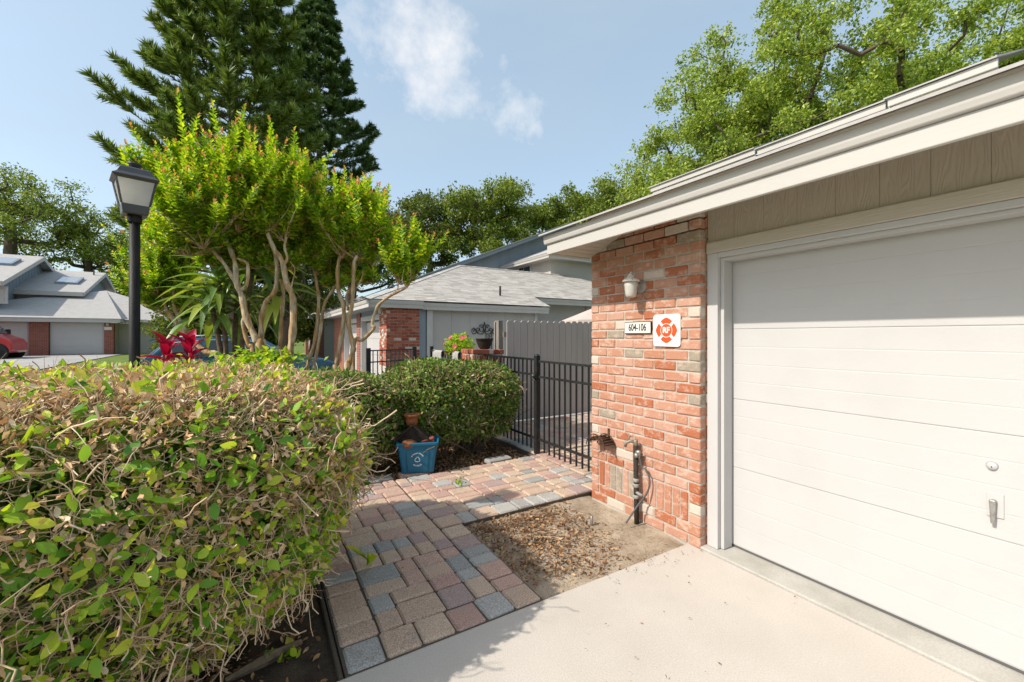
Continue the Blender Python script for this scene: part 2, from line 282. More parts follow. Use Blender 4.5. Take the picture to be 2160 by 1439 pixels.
def npmesh(name, V, T, m, smooth=False):
    me = bpy.data.meshes.new(name); V = np.asarray(V, np.float32); T = np.asarray(T, np.int32); k = T.shape[1]
    me.vertices.add(len(V)); me.vertices.foreach_set('co', V.ravel())
    me.loops.add(T.size); me.loops.foreach_set('vertex_index', T.ravel())
    me.polygons.add(len(T)); me.polygons.foreach_set('loop_start', np.arange(0, T.size, k, dtype=np.int32))
    me.polygons.foreach_set('use_smooth', np.full(len(T), smooth))
    me.update(calc_edges=True); me.validate(); me.materials.append(m); return me
def frames(d, nrm):
    d = d/np.linalg.norm(d, axis=1, keepdims=True); x = np.cross(d, nrm); x /= np.linalg.norm(x, axis=1, keepdims=True)+1e-9
    z = np.cross(x, d); return np.stack([x, d, z], axis=2)       # columns: width, length, normal
def scatter(P, R, sc, base, faces):
    base = np.asarray(base, float); faces = np.asarray(faces); n = len(P); k = len(base)
    sc = np.asarray(sc, float); sc = np.repeat(sc[:, None], 3, 1) if sc.ndim == 1 else sc
    V = np.einsum('nij,nkj->nki', R, base[None]*sc[:, None, :])+np.asarray(P)[:, None, :]
    T = faces[None]+(np.arange(n)*k)[:, None, None]
    return V.reshape(-1, 3), T.reshape(-1, faces.shape[1])
DIA = ([(0, 0, 0), (-.30, .5, .10), (0, 1, 0), (.30, .5, .10)], [(0, 3, 2), (0, 2, 1)])
OVAL = ([(0, 0, 0), (-.22, .25, .06), (-.27, .55, .06), (0, 1, -.06), (.27, .55, .06), (.22, .25, .06), (0, .5, 0)], [(0, 5, 6), (5, 4, 6), (4, 3, 6), (6, 3, 2), (6, 2, 1), (6, 1, 0)])
CURL = ([(0, 0, 0), (-.2, .35, .22), (0, .4, 0), (.2, .35, .2), (-.17, .75, .3), (.15, .7, .05), (.03, 1, .25)], [(0, 3, 2), (0, 2, 1), (1, 2, 4), (2, 3, 5), (2, 5, 6), (2, 6, 4)])
def unit(n):
    v = rng.normal(size=(n, 3)); return v/np.linalg.norm(v, axis=1, keepdims=True)
def bulk_tubes(segs, sides=3):
    """segs: list of (points list, radii) -> vertex/quad arrays, open thin tubes"""
    Vs = []; Qs = []; b = 0
    ang = np.arange(sides)*2*np.pi/sides; ca, sa = np.cos(ang), np.sin(ang)
    for p, r in segs:
        p = np.asarray(p, float); n = len(p); t = np.gradient(p, axis=0); t /= np.linalg.norm(t, axis=1, keepdims=True)+1e-9
        ref = np.array([0.3, 0.9, 0.2]) if abs(t[0, 1]) < .8 else np.array([1., 0, 0.1])
        a = np.cross(t, ref); a /= np.linalg.norm(a, axis=1, keepdims=True)+1e-9; c = np.cross(t, a)
        ring = p[:, None]+(a[:, None]*ca[None, :, None]+c[:, None]*sa[None, :, None])*np.asarray(r, float)[:, None, None]
        Vs.append(ring.reshape(-1, 3))
        i = np.arange(n-1)[:, None]*sides; k = np.arange(sides)[None]; k2 = (k+1) % sides
        Qs.append(np.stack([i+k, i+k2, i+sides+k2, i+sides+k], -1).reshape(-1, 4)+b); b += n*sides
    return np.concatenate(Vs), np.concatenate(Qs)
def sheet(name, x0, x1, y0, y1, z, m, ny=1, **k):
    ys = sorted(set([y0, y1]+[q for q in (14.0, 38.0) if y0 < q < y1])); mb = MB()
    for a, b in zip(ys[:-1], ys[1:]): mb.add([(x0, a, gz(a)+z), (x1, a, gz(a)+z), (x1, b, gz(b)+z), (x0, b, gz(b)+z)], [(0, 1, 2, 3)])
    return mb.put(name, m, kind='structure', **k)

# ------------------------------------------------------------------ ground
sheet('ground', -160, 160, -40, 220, -0.09, M['grass'])
sheet('lane', -40, -3.5, 7.0, 25.6, -0.06, M['lane'])
sheet('neighbour_driveway', -3.5, 2.98, 11.0, 20.8, -0.05, M['concrete'])
sheet('far_driveway', -24, -8.2, 25.6, 39.96, -0.055, M['lane'])
sheet('garden_bed', -4.6, 3.08, 2.055, 9.6, -0.045, M['soil'])
d_ = MB().box((-3.2, -6, -0.16), (2.80, 2.06, 0.0)); d_.put('driveway', M['concrete'], kind='structure', bevel=0.012)
MB().box((2.803, -6, -0.16), (3.30, 1.965, 0.012)).put('garage_threshold', M['threshold'], kind='structure', bevel=0.008)
# sandy patch between path, wall and driveway: a lumpy surface
n = 40; X = np.linspace(1.47, 2.86, n); Y = np.linspace(2.03, 3.28, n); gx, gy = np.meshgrid(X, Y)
from mathutils import noise as mn
hz = np.array([[-0.036+0.016*mn.noise((x*5, y*5, 0))+0.008*mn.noise((x*17, y*17, 3))+0.03*max(0, (x-2.35))*max(0, 1-abs(y-2.3)) for x in X] for y in Y])
V = np.stack([gx, gy, hz], -1).reshape(-1, 3); I = np.arange(n*n).reshape(n, n)
Q = np.stack([I[:-1, :-1], I[:-1, 1:], I[1:, 1:], I[1:, :-1]], -1).reshape(-1, 4)
put('dirt_patch', npmesh('dirt_patch', V, Q, M['sand'], True), kind='structure')

# pavers ----------------------------------------------------------
def tile(x0, x1, y0, y1, cell=0.0755):
    nx, ny = int(round((x1-x0)/cell)), int(round((y1-y0)/cell)); g = np.zeros((nx, ny), bool); outp = []
    cx, cy = (x1-x0)/nx, (y1-y0)/ny
    for j in range(ny):
        for i in range(nx):
            if g[i, j]: continue
            opts = [(3, 3), (3, 2), (2, 3), (2, 2), (3, 2), (3, 3), (2, 3)]; random.shuffle(opts); opts += [(2, 1), (1, 2), (3, 1), (1, 3), (1, 1)]
            for a, b in opts:
                if i+a <= nx and j+b <= ny and not g[i:i+a, j:j+b].any():
                    # avoid leaving slivers one cell wide
                    if a > 1 and b > 1 and i+a < nx and not g[i+a, j] and (i+a+1 >= nx or g[i+a+1, j]): continue
                    if a > 1 and b > 1 and ny-(j+b) == 1: continue
                    g[i:i+a, j:j+b] = True; outp.append((x0+(i+a/2)*cx, y0+(j+b/2)*cy, a*cx, b*cy)); break
    return outp
def tile2(x0, x1, y0, y1):
    outp = []; y = y0; n_ = max(1, round((y1-y0)/0.315)); H = (y1-y0)/n_
    for r in range(n_):
        x = x0
        while x < x1-0.01:
            w_ = random.choice((0.13, 0.185, 0.19, 0.25)); rest = x1-x-w_
            if rest < 0.10: w_ = x1-x if x1-x < 0.31 else (x1-x)/2
            f = random.choice((0.6, 0.4, 0.6, 0.4, 0.5))
            if w_ > 0.25 and random.random() < .5:
                outp.append((x+w_/2, y+H*f/2, w_, H*f)); outp.append((x+w_/4, y+H*(1+f)/2, w_/2, H*(1-f))); outp.append((x+w_*.75, y+H*(1+f)/2, w_/2, H*(1-f)))
            else: outp.append((x+w_/2, y+H*f/2, w_, H*f)); outp.append((x+w_/2, y+H*(1+f)/2, w_, H*(1-f)))
            x += w_
        y += H
    return outp
pcache = {}
def lay(parent, pieces, top=0.008, th=0.06, gap=0.008):
    for x, y, a, b in pieces:
        key = (round(a, 3), round(b, 3), random.randrange(3))
        if key not in pcache:
            me = chbox(a-gap, b-gap, th, 0.011, 0.002); me.materials.append(M['paver']); pcache[key] = me
        o = put('paver', pcache[key], parent); o.location = (x, y, top-th/2+random.uniform(-.005, .004))
        o.rotation_euler = (random.uniform(-.012, .012), random.uniform(-.012, .012), random.uniform(-.014, .014))
base = MB(); base.box((0.345, 2.062, -0.08), (1.462, 4.62, -0.008)); base.box((1.463, 3.25, -0.08), (3.14, 4.62, -0.008))
path = base.put('path', M['joint'], kind='structure')
PB = [(0.355+0.1835*(i+.5), 2.168, 0.1835, 0.195) for i in range(6)]
y = 2.268
while y < 4.55:                                    # edge courses of stretchers
    h = random.choice((0.125, 0.135, 0.14, 0.19)); h = min(h, 4.6-y); PB.append((0.45, y+h/2, 0.20, h)); y += h
y = 2.268
while y < 3.22:
    h = random.choice((0.13, 0.14, 0.19)); h = min(h, 3.25-y); PB.append((1.362, y+h/2, 0.195, h)); y += h
PB += tile2(0.553, 1.262, 2.27, 4.6)
x = 1.27
while x < 3.10:
    a = random.choice((0.14, 0.15, 0.21)); PB.append((x+a/2, 3.355, a, 0.20)); x += a
PB += tile2(1.27, 3.13, 3.46, 4.6)
lay(path, PB)
sheet('neighbour_yard', 3.09, 17, 6.62, 13.0, -0.052, M['lane'])
cb = MB().box((3.142, 3.0, -0.08), (6.6, 6.58, -0.009)); court = cb.put('courtyard', M['joint'], kind='structure')
lay(court, tile(3.15, 6.2, 3.3, 6.56, 0.0905))
MB().box((0.318, 2.07, -0.08), (0.340, 3.6, -0.012)).put('path_edging', M['joint'], kind='structure', bevel=0.008)
for k, (x, y, a) in enumerate(((1.10, 4.70, 0.05), (1.52, 4.70, -0.06), (2.62, 4.70, 0.04))):
    me = chbox(0.34, 0.15, 0.06, 0.012, 0.004); o = put('loose_paver', me, None, M['paver'], ['loose grey paver on the soil left of the blue bin', 'loose grey paver under the front of the blue bin', 'loose paver on the soil edge close to the gate post'][k], 'paver', 'loose pavers along the bed edge')
    o.location = (x, y, -0.012); o.rotation_euler.z = a

# ------------------------------------------------------------------ brick laying
bcache = {}
def brickmesh(l, d, h, m):
    key = (round(l, 3), round(d, 3), round(h, 3), m.name, random.randrange(4))
    if key not in bcache:
        me = chbox(l, d, h, 0.006, 0.0025); me.materials.append(m); bcache[key] = me
    return bcache[key]
def lay_face(parent, origin, along, out_, width, z0, z1, m, course=0.0826, unit=0.21, depth=0.07, joint=0.011, proud=0.0, minlen=0.05, off0=0):
    """running bond on a face: origin (bottom start), along = unit vector, out_ = outward normal"""
    along = Vector(along); out_ = Vector(out_); rot = math.atan2(along.y, along.x); z = z0; r = off0
    while z+course*0.6 < z1:
        h = min(course, z1-z); s = -(unit/2 if r % 2 else 0.0)
        while s < width-0.01:
            a = max(s, 0); b = min(s+unit, width)
            if b-a > minlen:
                l = b-a-joint
                o = put('brick', brickmesh(l, depth, h-joint, m), parent)
                o.location = Vector(origin)+along*((a+b)/2)+out_*(-depth/2+proud+random.uniform(-.002, .003))+Vector((0, 0, z+h/2))
                o.rotation_euler = (0, random.uniform(-.006, .006), rot+random.uniform(-.006, .006))
            s += unit
        z += course; r += 1

# ------------------------------------------------------------------ our garage
GX = 2.80
house = thing('garage_house', 'white garage with a salmon brick wall end and pale eave in the foreground', 'house', (4.2, 0.5, 0))
bw = MB().box((GX+0.009, 1.962, -0.1), (GX+0.35, 3.143, 2.30)).put('brick_wall', M['mortar'], house)
yA, yB = 1.953, 3.152; BU = (yB-yA)/5.5
z0 = -0.015
lay_face(bw, (GX, yB, 0), (0, -1, 0), (-1, 0, 0), yB-yA, z0, z0+0.165, M['brick'], unit=BU)
# soldier course with stacked bricks at both corners
for side, ys in ((0, yB-0.105), (1, yA)):
    lay_face(bw, (GX, ys+0.105, 0), (0, -1, 0), (-1, 0, 0), 0.105, z0+0.165, z0+0.40, M['brick'], course=0.0785)
y = yA+0.108
while y < yB-0.15:
    o = put('brick', brickmesh(0.066, 0.07, 0.222, M['brick']), bw); o.location = (GX+0.035+random.uniform(-.002, .002), y+0.037, z0+0.2825); o.rotation_euler.z = math.pi/2
    o.rotation_euler.x = 0; y += 0.0755
lay_face(bw, (GX, yB, 0), (0, -1, 0), (-1, 0, 0), yB-yA, z0+0.40, 2.53, M['brick'], unit=BU)
# return faces: south (towards the door) and north (towards the gate)
zz = z0
k = 0
while zz < 2.5:
    c = 0.0826
    for yy, sgn in ((yA+0.0355, 1),):
        if True:
            o = put('brick', brickmesh(0.05, 0.07, c-0.011, M['brick']), bw); o.location = (GX+0.0975, yA+0.034+random.uniform(-.002, .002), zz+c/2)
    zz += c; k += 1
lay_face(bw, (GX+0.072, yB+0.001, 0), (1, 0, 0), (0, 1, 0), 0.27, z0, 2.30, M['brick'], off0=1, unit=0.18)
# jamb, header, door -------------------------------------------------
DX = 3.01; DY0, DY1 = -0.80, 1.935; DT = 2.135
MB().box((2.865, 1.862, 0.014), (2.93, 1.946, 2.1765)).put('door_jamb', M['white'], house, bevel=0.004)
MB().box((2.90, 1.835, 0.016), (3.00, 1.861, 2.14)).put('jamb_stop', M['white'], house, bevel=0.003)
MB().box((2.93, 1.862, 0.0), (3.30, 1.952, 2.6)).put('jamb_core', M['trim'], house)
MB().box((2.864, -2.3, 2.142), (2.93, 1.8615, 2.1765)).put('door_head_trim', M['white'], house, bevel=0.004)
MB().box((2.90, -2.3, 2.118), (3.00, 1.834, 2.1415)).put('head_stop', M['white'], house, bevel=0.003)
MB().box((2.855, -2.3, 2.178), (2.93, 1.948, 2.262)).put('header_board', M['taupe'], house, bevel=0.005)
door = MB().box((DX+0.0035, -0.88, 0.03), (DX+0.05, 1.85, DT)).put('garage_door', M['white'], house)
zs = [0.034, 0.606, 1.108, 1.622, DT+0.01]
for a, b in zip(zs[:-1], zs[1:]):
    mb = MB(); nb = 4; hh = (b-a-0.002)/nb
    prof = []
    for q in range(nb):                              # four ribs pressed into every section
        za, zb = a+q*hh, a+(q+1)*hh
        prof += [(DX+0.0009, za+0.001), (DX, za+0.005), (DX, zb-0.005), (DX+0.0009, zb-0.001)]
    vs = [(x_, yy, z_) for yy in (-0.88, 1.845) for x_, z_ in prof]; kk = len(prof)
    fs = [(i, i+1, kk+i+1, kk+i) for i in range(kk-1)]
    mb.add(vs, fs)
    mb.put('panel', M['white'], door)
MB().box((DX+0.006, -0.88, 0.0135), (DX+0.03, 1.85, 0.0295)).put('bottom_seal', M['hose'], door)
hc = onX(2095, 1072, DX)
MB().box((DX-0.006, hc.y-0.035, hc.z-0.04), (DX-0.0005, hc.y+0.02, hc.z+0.075)).put('handle_plate', M['white'], door, bevel=0.002)
hm = MB(); hm.lathe([(0.0, -0.02), (0.011, -0.02), (0.011, 0.0)], (DX-0.006, hc.y-0.004, hc.z+0.035), 14, (1, 0, 0))
hm.prism([(DX-0.034, hc.y-0.014, hc.z+0.045), (DX-0.034, hc.y+0.009, hc.z+0.045), (DX-0.03, hc.y+0.004, hc.z-0.068), (DX-0.03, hc.y-0.010, hc.z-0.068)], (0.012, 0, 0))
hm.put('handle', M['galv'], door, bevel=0.004)
lc = onX(2093, 983, DX)
MB().lathe([(0.0, 0.012), (0.017, 0.010), (0.021, 0.0)], (DX, lc.y, lc.z), 24, (-1, 0, 0)).put('lock', M['white'], door)
MB().box((DX-0.0135, lc.y-0.0012, lc.z-0.007), (DX-0.0115, lc.y+0.0012, lc.z+0.001)).put('keyhole', M['black'], door)
# siding above the door: boards with V grooves, grain raised
def grainmat():
    m = mat('taupe_wood_siding', (0.46, 0.405, 0.335), 0.75, 0.2, var=(0.42, 0.37, 0.305), vscale=3)
    n = m.node_tree.nodes; l = m.node_tree.links; b = n['Principled BSDF']
    t = n.new('ShaderNodeTexCoord'); mp_ = n.new('ShaderNodeMapping'); mp_.inputs['Scale'].default_value = (1, 9, 1.5); l.new(t.outputs['Object'], mp_.inputs[0])
    nz_ = n.new('ShaderNodeTexNoise'); nz_.inputs['Scale'].default_value = 1.6; nz_.inputs['Detail'].default_value = 1.5; l.new(mp_.outputs[0], nz_.inputs[0])
    ml = n.new('ShaderNodeMath'); ml.operation = 'MULTIPLY'; ml.inputs[1].default_value = 75.0; l.new(nz_.outputs[0], ml.inputs[0])
    sn = n.new('ShaderNodeMath'); sn.operation = 'SINE'; l.new(ml.outputs[0], sn.inputs[0])
    bp = n.new('ShaderNodeBump'); bp.inputs['Strength'].default_value = 0.35; bp.inputs['Distance'].default_value = 0.003
    l.new(sn.outputs[0], bp.inputs['Height']); l.new(bp.outputs[0], b.inputs['Normal']); return m
M['siding'] = grainmat()
y = 1.945
while y > -2.3:
    MB().box((2.872, y-0.2015, 2.263), (2.92, y, 2.56)).put('siding_board', M['siding'], house, bevel=0.001); y -= 0.203
MB().box((2.877, -2.3, 2.265), (2.929, 1.9, 2.55)).put('wall_core', M['siding'], house)
MB().box((2.931, -2.3, 2.2), (3.2, 1.95, 2.6)).put('wall_core', M['taupe'], house)
# eave: soffit, two-step fascia, roof edge
EX = 2.30; EY = 3.195; ZB = 2.325
MB().prism([(EX+0.03, -3.0, ZB+0.205), (EX+0.03, 2.62, ZB+0.205), (EX+0.03, EY-0.029, ZB+0.014), (EX+0.03, EY-0.029, ZB+0.024), (EX+0.03, 2.62, ZB+0.215), (EX+0.03, -3.0, ZB+0.215)], (0.60, 0, 0)).put('soffit', M['soffit'], house)
for k in range(9):
    y1_ = EY-0.035-k*0.062; zf_ = lambda y_: ZB+0.014+(EY-0.029-y_)/(EY-0.029-2.62)*0.191-0.006
    MB().prism([(EX+0.032, y1_, zf_(y1_)), (EX+0.032, y1_-0.056, zf_(y1_-0.056)), (EX+0.032, y1_-0.056, zf_(y1_-0.056)+0.005), (EX+0.032, y1_, zf_(y1_)+0.005)], (0.50, 0, 0)).put('soffit_strip', M['soffit'], house)
MB().box((EX, -3.0, ZB), (EX+0.028, EY, ZB+0.090)).put('fascia', M['trim'], house, bevel=0.004)
cr_ = MB(); pr = [(EX-0.002, ZB+0.091), (EX-0.016, ZB+0.093), (EX-0.020, ZB+0.099), (EX-0.026, ZB+0.12), (EX-0.029, ZB+0.145), (EX-0.030, ZB+0.168), (EX+0.03, ZB+0.168), (EX+0.03, ZB+0.091)]
cr_.prism([(x_, EY+0.02, z_) for x_, z_ in pr], (0, -6.2, 0)); cr_.put('crown_fascia', M['trim'], house, bevel=0.003)
MB().box((EX+0.03, EY-0.028, ZB), (2.80, EY, ZB+0.090)).put('end_fascia', M['trim'], house, bevel=0.004)
MB().box((EX+0.031, EY+0.0015, ZB+0.0915), (2.9, EY+0.02, ZB+0.168)).put('end_crown', M['trim'], house, bevel=0.003)
P41 = 0.41; zt = ZB+0.170
rf = MB().prism([(EX-0.07, EY+0.04, zt), (EX-0.07, EY+0.04, zt+0.014), (7.6, EY+0.04, zt+0.014+P41*(7.6-EX+.07)), (7.6, EY+0.04, zt+P41*(7.6-EX+.07))], (0, -6.3, 0))
rf.put('roof', M['shingle_far'], house)
MB().prism([(2.9, EY-0.03, 2.5), (7.0, EY-0.03, 2.5), (7.0, EY-0.03, 4.4), (2.9, EY-0.03, 2.72)], (0, -0.1, 0)).put('gable_wall', M['greywall'], house)
MB().box((3.3, EY-0.15, -0.1), (7.0, EY-0.05, 2.52)).put('side_wall', M['greywall'], house)
# upper storey set back: three stepped eaves against the trees
def upper(px0, py0, px1, X, step, dz=0.0):
    a = onX(px0, py0, X); b = onX(px1, py0, X); z1 = a.z+dz
    mb = MB(); mb.box((X, b.y, z1-0.09), (X+0.03, a.y, z1)); mb.box((X+0.025, b.y, z1-0.2), (X+0.055, a.y-0.04, z1-0.092)); mb.put('upper_fascia', M['trim'], house, bevel=0.005)
    MB().prism([(X-0.03, a.y+0.03, z1+.002), (X-0.03, a.y+0.03, z1+0.02), (X+3, a.y+0.03, z1+0.02+P41*3.03), (X+3, a.y+0.03, z1+P41*3.03)], (0, b.y-a.y-0.03, 0)).put('upper_roof', M['shingle_far'], house)
    MB().box((X+0.45, b.y, 3.4), (X+0.6, a.y-0.3, z1-0.06)).put('upper_wall', M['greywall'], house)
upper(1372, 397, 1592, 7.05, 0); upper(1597, 316, 1868, 6.80, 0); upper(1872, 210, 2105, 6.55, 0)

# number plaque, fire sign, wall lantern on the bricks -----------------
def textmesh(body, size, name, ext=0.002, bold=0.0, xs=1.0):
    cu_ = bpy.data.curves.new(name, 'FONT'); cu_.body = body; cu_.size = size; cu_.align_x = 'CENTER'; cu_.align_y = 'CENTER'; cu_.extrude = ext; cu_.offset = bold
    o = bpy.data.objects.new(name, cu_); C.objects.link(o); dg = bpy.context.evaluated_depsgraph_get()
    me = bpy.data.meshes.new_from_object(o.evaluated_get(dg)); C.objects.unlink(o); bpy.data.objects.remove(o)
    for v in me.vertices: v.co.x *= xs
    return me
def wallrot():   # local x -> -Y (to the right seen from the west), local y -> Z, local z -> -X
    return Matrix(((0, 0, -1), (-1, 0, 0), (0, 1, 0))).to_euler()
a, b = onX(1320, 677, GX), onX(1376, 707, GX); pc = (a+b)/2; pw = abs(a.y-b.y); ph = 0.104
pq = thing('number_plaque', 'white plaque reading 604-106 with black rim on the brick wall', 'sign', (GX-0.006, pc.y, pc.z-ph/2))
MB().box((GX-0.014, pc.y-pw/2, pc.z-ph/2), (GX+0.003, pc.y+pw/2, pc.z+ph/2)).put('frame', M['black'], pq, bevel=0.002)
MB().box((GX-0.0165, pc.y-pw/2+.006, pc.z-ph/2+.006), (GX-0.013, pc.y+pw/2-.006, pc.z+ph/2-.006)).put('plate', M['plaque'], pq)
o = put('lettering', textmesh('604-106', 0.085, 'digits', 0.001, 0.0008, 0.70), pq, M['black']); o.location = (GX-0.0175, pc.y, pc.z); o.rotation_euler = wallrot()
a, b = onX(1380, 661, GX), onX(1437, 731, GX); fc = Vector((GX, (a.y+b.y)/2, (onX(1408, 663, GX).z+onX(1408, 731, GX).z)/2)); fh = abs(onX(1408, 663, GX).z-onX(1408, 731, GX).z)/2; fw = abs(a.y-b.y)/2
fs_ = thing('fire_sign', 'white square sign with orange red fire cross reading RF beside the number plaque', 'sign', (GX-0.006, fc.y, fc.z-fh))
def ring(r0, n_, pw_=1): return [(r0*math.cos(2*math.pi*i/n_), r0*math.sin(2*math.pi*i/n_)) for i in range(n_)]
rr = []
for sx_, sy_, a0 in ((1, 1, 0), (-1, 1, 90), (-1, -1, 180), (1, -1, 270)):
    for k in range(6):
        t = math.radians(a0+k*18); rr.append((sx_*(fw-0.026)+0.026*math.cos(t), sy_*(fh-0.026)+0.026*math.sin(t)))
def wp(x_, y_, dx): return (GX-dx, fc.y-x_, fc.z+y_)
MB().prism([wp(x_, y_, 0.012) for x_, y_ in rr], (0.010, 0, 0)).put('plate', M['sign'], fs_, bevel=0.001)
R_ = min(fw, fh)*0.80
for q in range(4):
    th0 = math.pi/2*q; pts = []
    for k in range(9):                               # bowed outer edge coming to a soft point
        t = -0.66+1.32*k/8; rad = R_*(1.0-0.10*abs(math.sin(2.2*t))-0.02*(abs(t)/0.66)); pts.append((rad*math.cos(t)/1.0, rad*math.sin(t)))
    for k in range(7):
        t = 0.56-1.12*k/6; pts.append((R_*0.555*math.cos(t), R_*0.555*math.sin(t)))
    pts = [(x_*math.cos(th0)-y_*math.sin(th0), x_*math.sin(th0)+y_*math.cos(th0)) for x_, y_ in pts]
    MB().prism([wp(x_, y_, 0.0135) for x_, y_ in pts], (0.001, 0, 0)).put('cross_arm', M['orange'], fs_)
MB().prism([wp(x_, y_, 0.0135) for x_, y_ in ring(R_*0.50, 40)], (0.001, 0, 0)).put('disc', M['orange'], fs_)
o = put('lettering', textmesh('RF', R_*0.62, 'rf', 0.0008, 0.0022, 1.0), fs_, M['sign']); o.location = (GX-0.0145, fc.y, fc.z); o.rotation_euler = wallrot()
lw = onX(1337, 600, GX-0.12); bk = onX(1352, 605, GX)
wl = thing('wall_lantern', 'small white wall lantern with frosted shade above the number plaque', 'lamp', (GX-0.002, bk.y, bk.z-0.08))
MB().lathe([(0.0, 0.03), (0.03, 0.03), (0.045, 0.02), (0.056, 0.008), (0.058, 0.0)], (GX+0.004, bk.y, bk.z), 28, (-1, 0, 0)).put('back_plate', M['lampgrey'], wl)
lc0 = Vector((GX-0.115, bk.y+0.005, bk.z+0.0))
MB().tube([(GX-0.02, bk.y, bk.z), (GX-0.06, bk.y+.003, bk.z+0.035), lc0+Vector((0.03, 0, 0.055))], 0.013, 10).put('arm', M['lampgrey'], wl)
cap = MB().lathe([(0.0, 0.122), (0.007, 0.118), (0.006, 0.108), (0.016, 0.10), (0.026, 0.088), (0.032, 0.072), (0.05, 0.062), (0.068, 0.050), (0.074, 0.036), (0.070, 0.034), (0.05, 0.045), (0.0, 0.045)], lc0, 24)
cap.put('cap', M['lampwhite'], wl)
sh = MB(); prof = [(0.055, 0.040), (0.054, 0.0), (0.048, -0.055), (0.043, -0.085), (0.036, -0.094), (0.0, -0.098)]
sh.lathe(prof, lc0, 32); sh.put('shade', M['glassw'], wl)

# hose hanger and garden tap -------------------------------------------
hh = onX(1280, 925, GX)
hg = thing('hose_hanger', 'rusty scrolled iron hose hanger on the lower brick wall', 'hose hanger', (GX-0.01, hh.y, hh.z-0.06))
MB().box((GX-0.006, hh.y-0.04, hh.z-0.01), (GX+.002, hh.y-0.015, hh.z+0.10)).put('bracket', M['rust'], hg, bevel=0.002)
mb = MB(); nb = 9
for i in range(nb):                                  # slatted saddle
    t = math.pi*(0.14+0.72*i/(nb-1)); y_ = math.cos(t)*0.12; z_ = math.sin(t)*0.085-0.06
    mb.tube([(GX-0.005, hh.y+y_, hh.z+z_), (GX-0.14, hh.y+y_*1.02, hh.z+z_+.004)], 0.0055, 6)
mb.add([(GX-x_, hh.y+math.cos(math.pi*(0.12+0.76*i/14))*0.118, hh.z+math.sin(math.pi*(0.12+0.76*i/14))*0.083-0.064) for x_ in (0.006, 0.138) for i in range(15)], [(i, i+1, 16+i, 15+i) for i in range(14)])
mb.put('saddle', M['rust'], hg)
mb = MB(); xf = GX-0.142
for r_ in (0.125,):
    mb.tube([(xf, hh.y+math.cos(math.pi*(0.02+0.96*i/24))*r_, hh.z+math.sin(math.pi*(0.02+0.96*i/24))*(r_+0.0)-0.07) for i in range(25)], 0.0045, 6)
    mb.tube([(GX-0.008, hh.y+math.cos(math.pi*(0.02+0.96*i/24))*r_*.95, hh.z+math.sin(math.pi*(0.02+0.96*i/24))*r_*.95-0.075) for i in range(25)], 0.0045, 6)
for cy_, dr in ((-0.052, 1), (0.052, -1), (0.0, 1)):
    mb.tube([(xf, hh.y+cy_+dr*math.cos(t*0.42)*0.032*(1-t/17), hh.z+0.005+(0.02 if cy_ == 0 else -0.02)+math.sin(t*0.42)*0.034*(1-t/17)) for t in range(16)], 0.0035, 5)
mb.put('scroll', M['rust'], hg)
tp = onX(1345, 1090, GX-0.03); ty = tp.y
tpz = onX(1343, 935, GX-0.05).z
gt = thing('garden_tap', 'weathered tap on a dark standpipe against the brick wall', 'tap', (GX-0.05, ty, -0.02))
MB().tube([(GX-0.04, ty, -0.05), (GX-0.045, ty, 0.12), (GX-0.05, ty+.004, tpz-0.02)], 0.021, 10).put('standpipe', M['bark_brown'], gt)
mb = MB()
for z_, r_ in ((0.205, 0.028), (0.30, 0.03), (0.345, 0.027)): mb.lathe([(r_*0.8, -0.016), (r_, -0.01), (r_, 0.01), (r_*0.8, 0.016)], (GX-0.048, ty+.002, z_), 8)
mb.tube([(GX-0.05, ty, 0.245), (GX-0.055, ty-0.045, 0.24), (GX-0.05, ty-0.07, 0.235)], 0.013, 8)
mb.put('fitting', M['lampgrey'], gt)
mb = MB(); mb.lathe([(0.015, -0.025), (0.02, -0.02), (0.02, 0.02), (0.012, 0.03)], (GX-0.05, ty+.004, tpz), 10)
mb.tube([(GX-0.05, ty+.01, tpz+0.005), (GX-0.075, ty+0.04, tpz+0.012), (GX-0.10, ty+0.065, tpz-0.005), (GX-0.105, ty+0.07, tpz-0.04)], [0.014, 0.014, 0.013, 0.012], 9)
mb.put('spout', M['brass'], gt)
mb = MB(); hcx = Vector((GX-0.085, ty+0.048, tpz+0.055)); mb.tube([hcx+Vector((0.005, 0, -0.045)), hcx], 0.006, 6); mb.tube([hcx+Vector((0, -0.022, 0)), hcx+Vector((0, 0.022, 0.003))], 0.007, 6); mb.put('tap_handle', M['brass'], gt)
vz = onX(1352, 955, GX-0.05).z
mb = MB(); mb.lathe([(0.0, -0.02), (0.017, -0.02), (0.02, 0.0), (0.014, 0.02), (0.0, 0.022)], (GX-0.06, ty-0.035, vz), 10, (0, -1, 0.3)); mb.lathe([(0.0, -0.012), (0.02, -0.012), (0.02, 0.012), (0, .012)], (GX-0.07, ty-0.02, vz-0.03), 8, (-1, 0, 0)); mb.tube([(GX-0.05, ty, vz-0.01), (GX-0.06, ty-0.05, vz-0.02)], 0.01, 7); mb.put('splitter_valve', M['galv'], gt)
hpts = [(GX-0.062, ty-0.05, vz-0.03), (GX-0.05, ty-0.065, vz-0.12), (GX-0.04, ty-0.10, 0.46), (GX-0.035, ty-0.135, 0.37), (GX-0.05, ty-0.115, 0.27), (GX-0.10, ty-0.05, 0.14), (GX-0.19, ty-0.02, 0.02)]
def smooth_pts(p, n_=6):
    p = [Vector(q) for q in p]; o_ = []
    for i in range(len(p)-1):
        a_, b_, c_, d__ = p[max(i-1, 0)], p[i], p[i+1], p[min(i+2, len(p)-1)]
        for k in range(n_):
            t = k/n_; o_.append(0.5*((2*b_)+(c_-a_)*t+(2*a_-5*b_+4*c_-d__)*t*t+(3*b_-a_-3*c_+d__)*t**3))
    o_.append(p[-1]); return o_
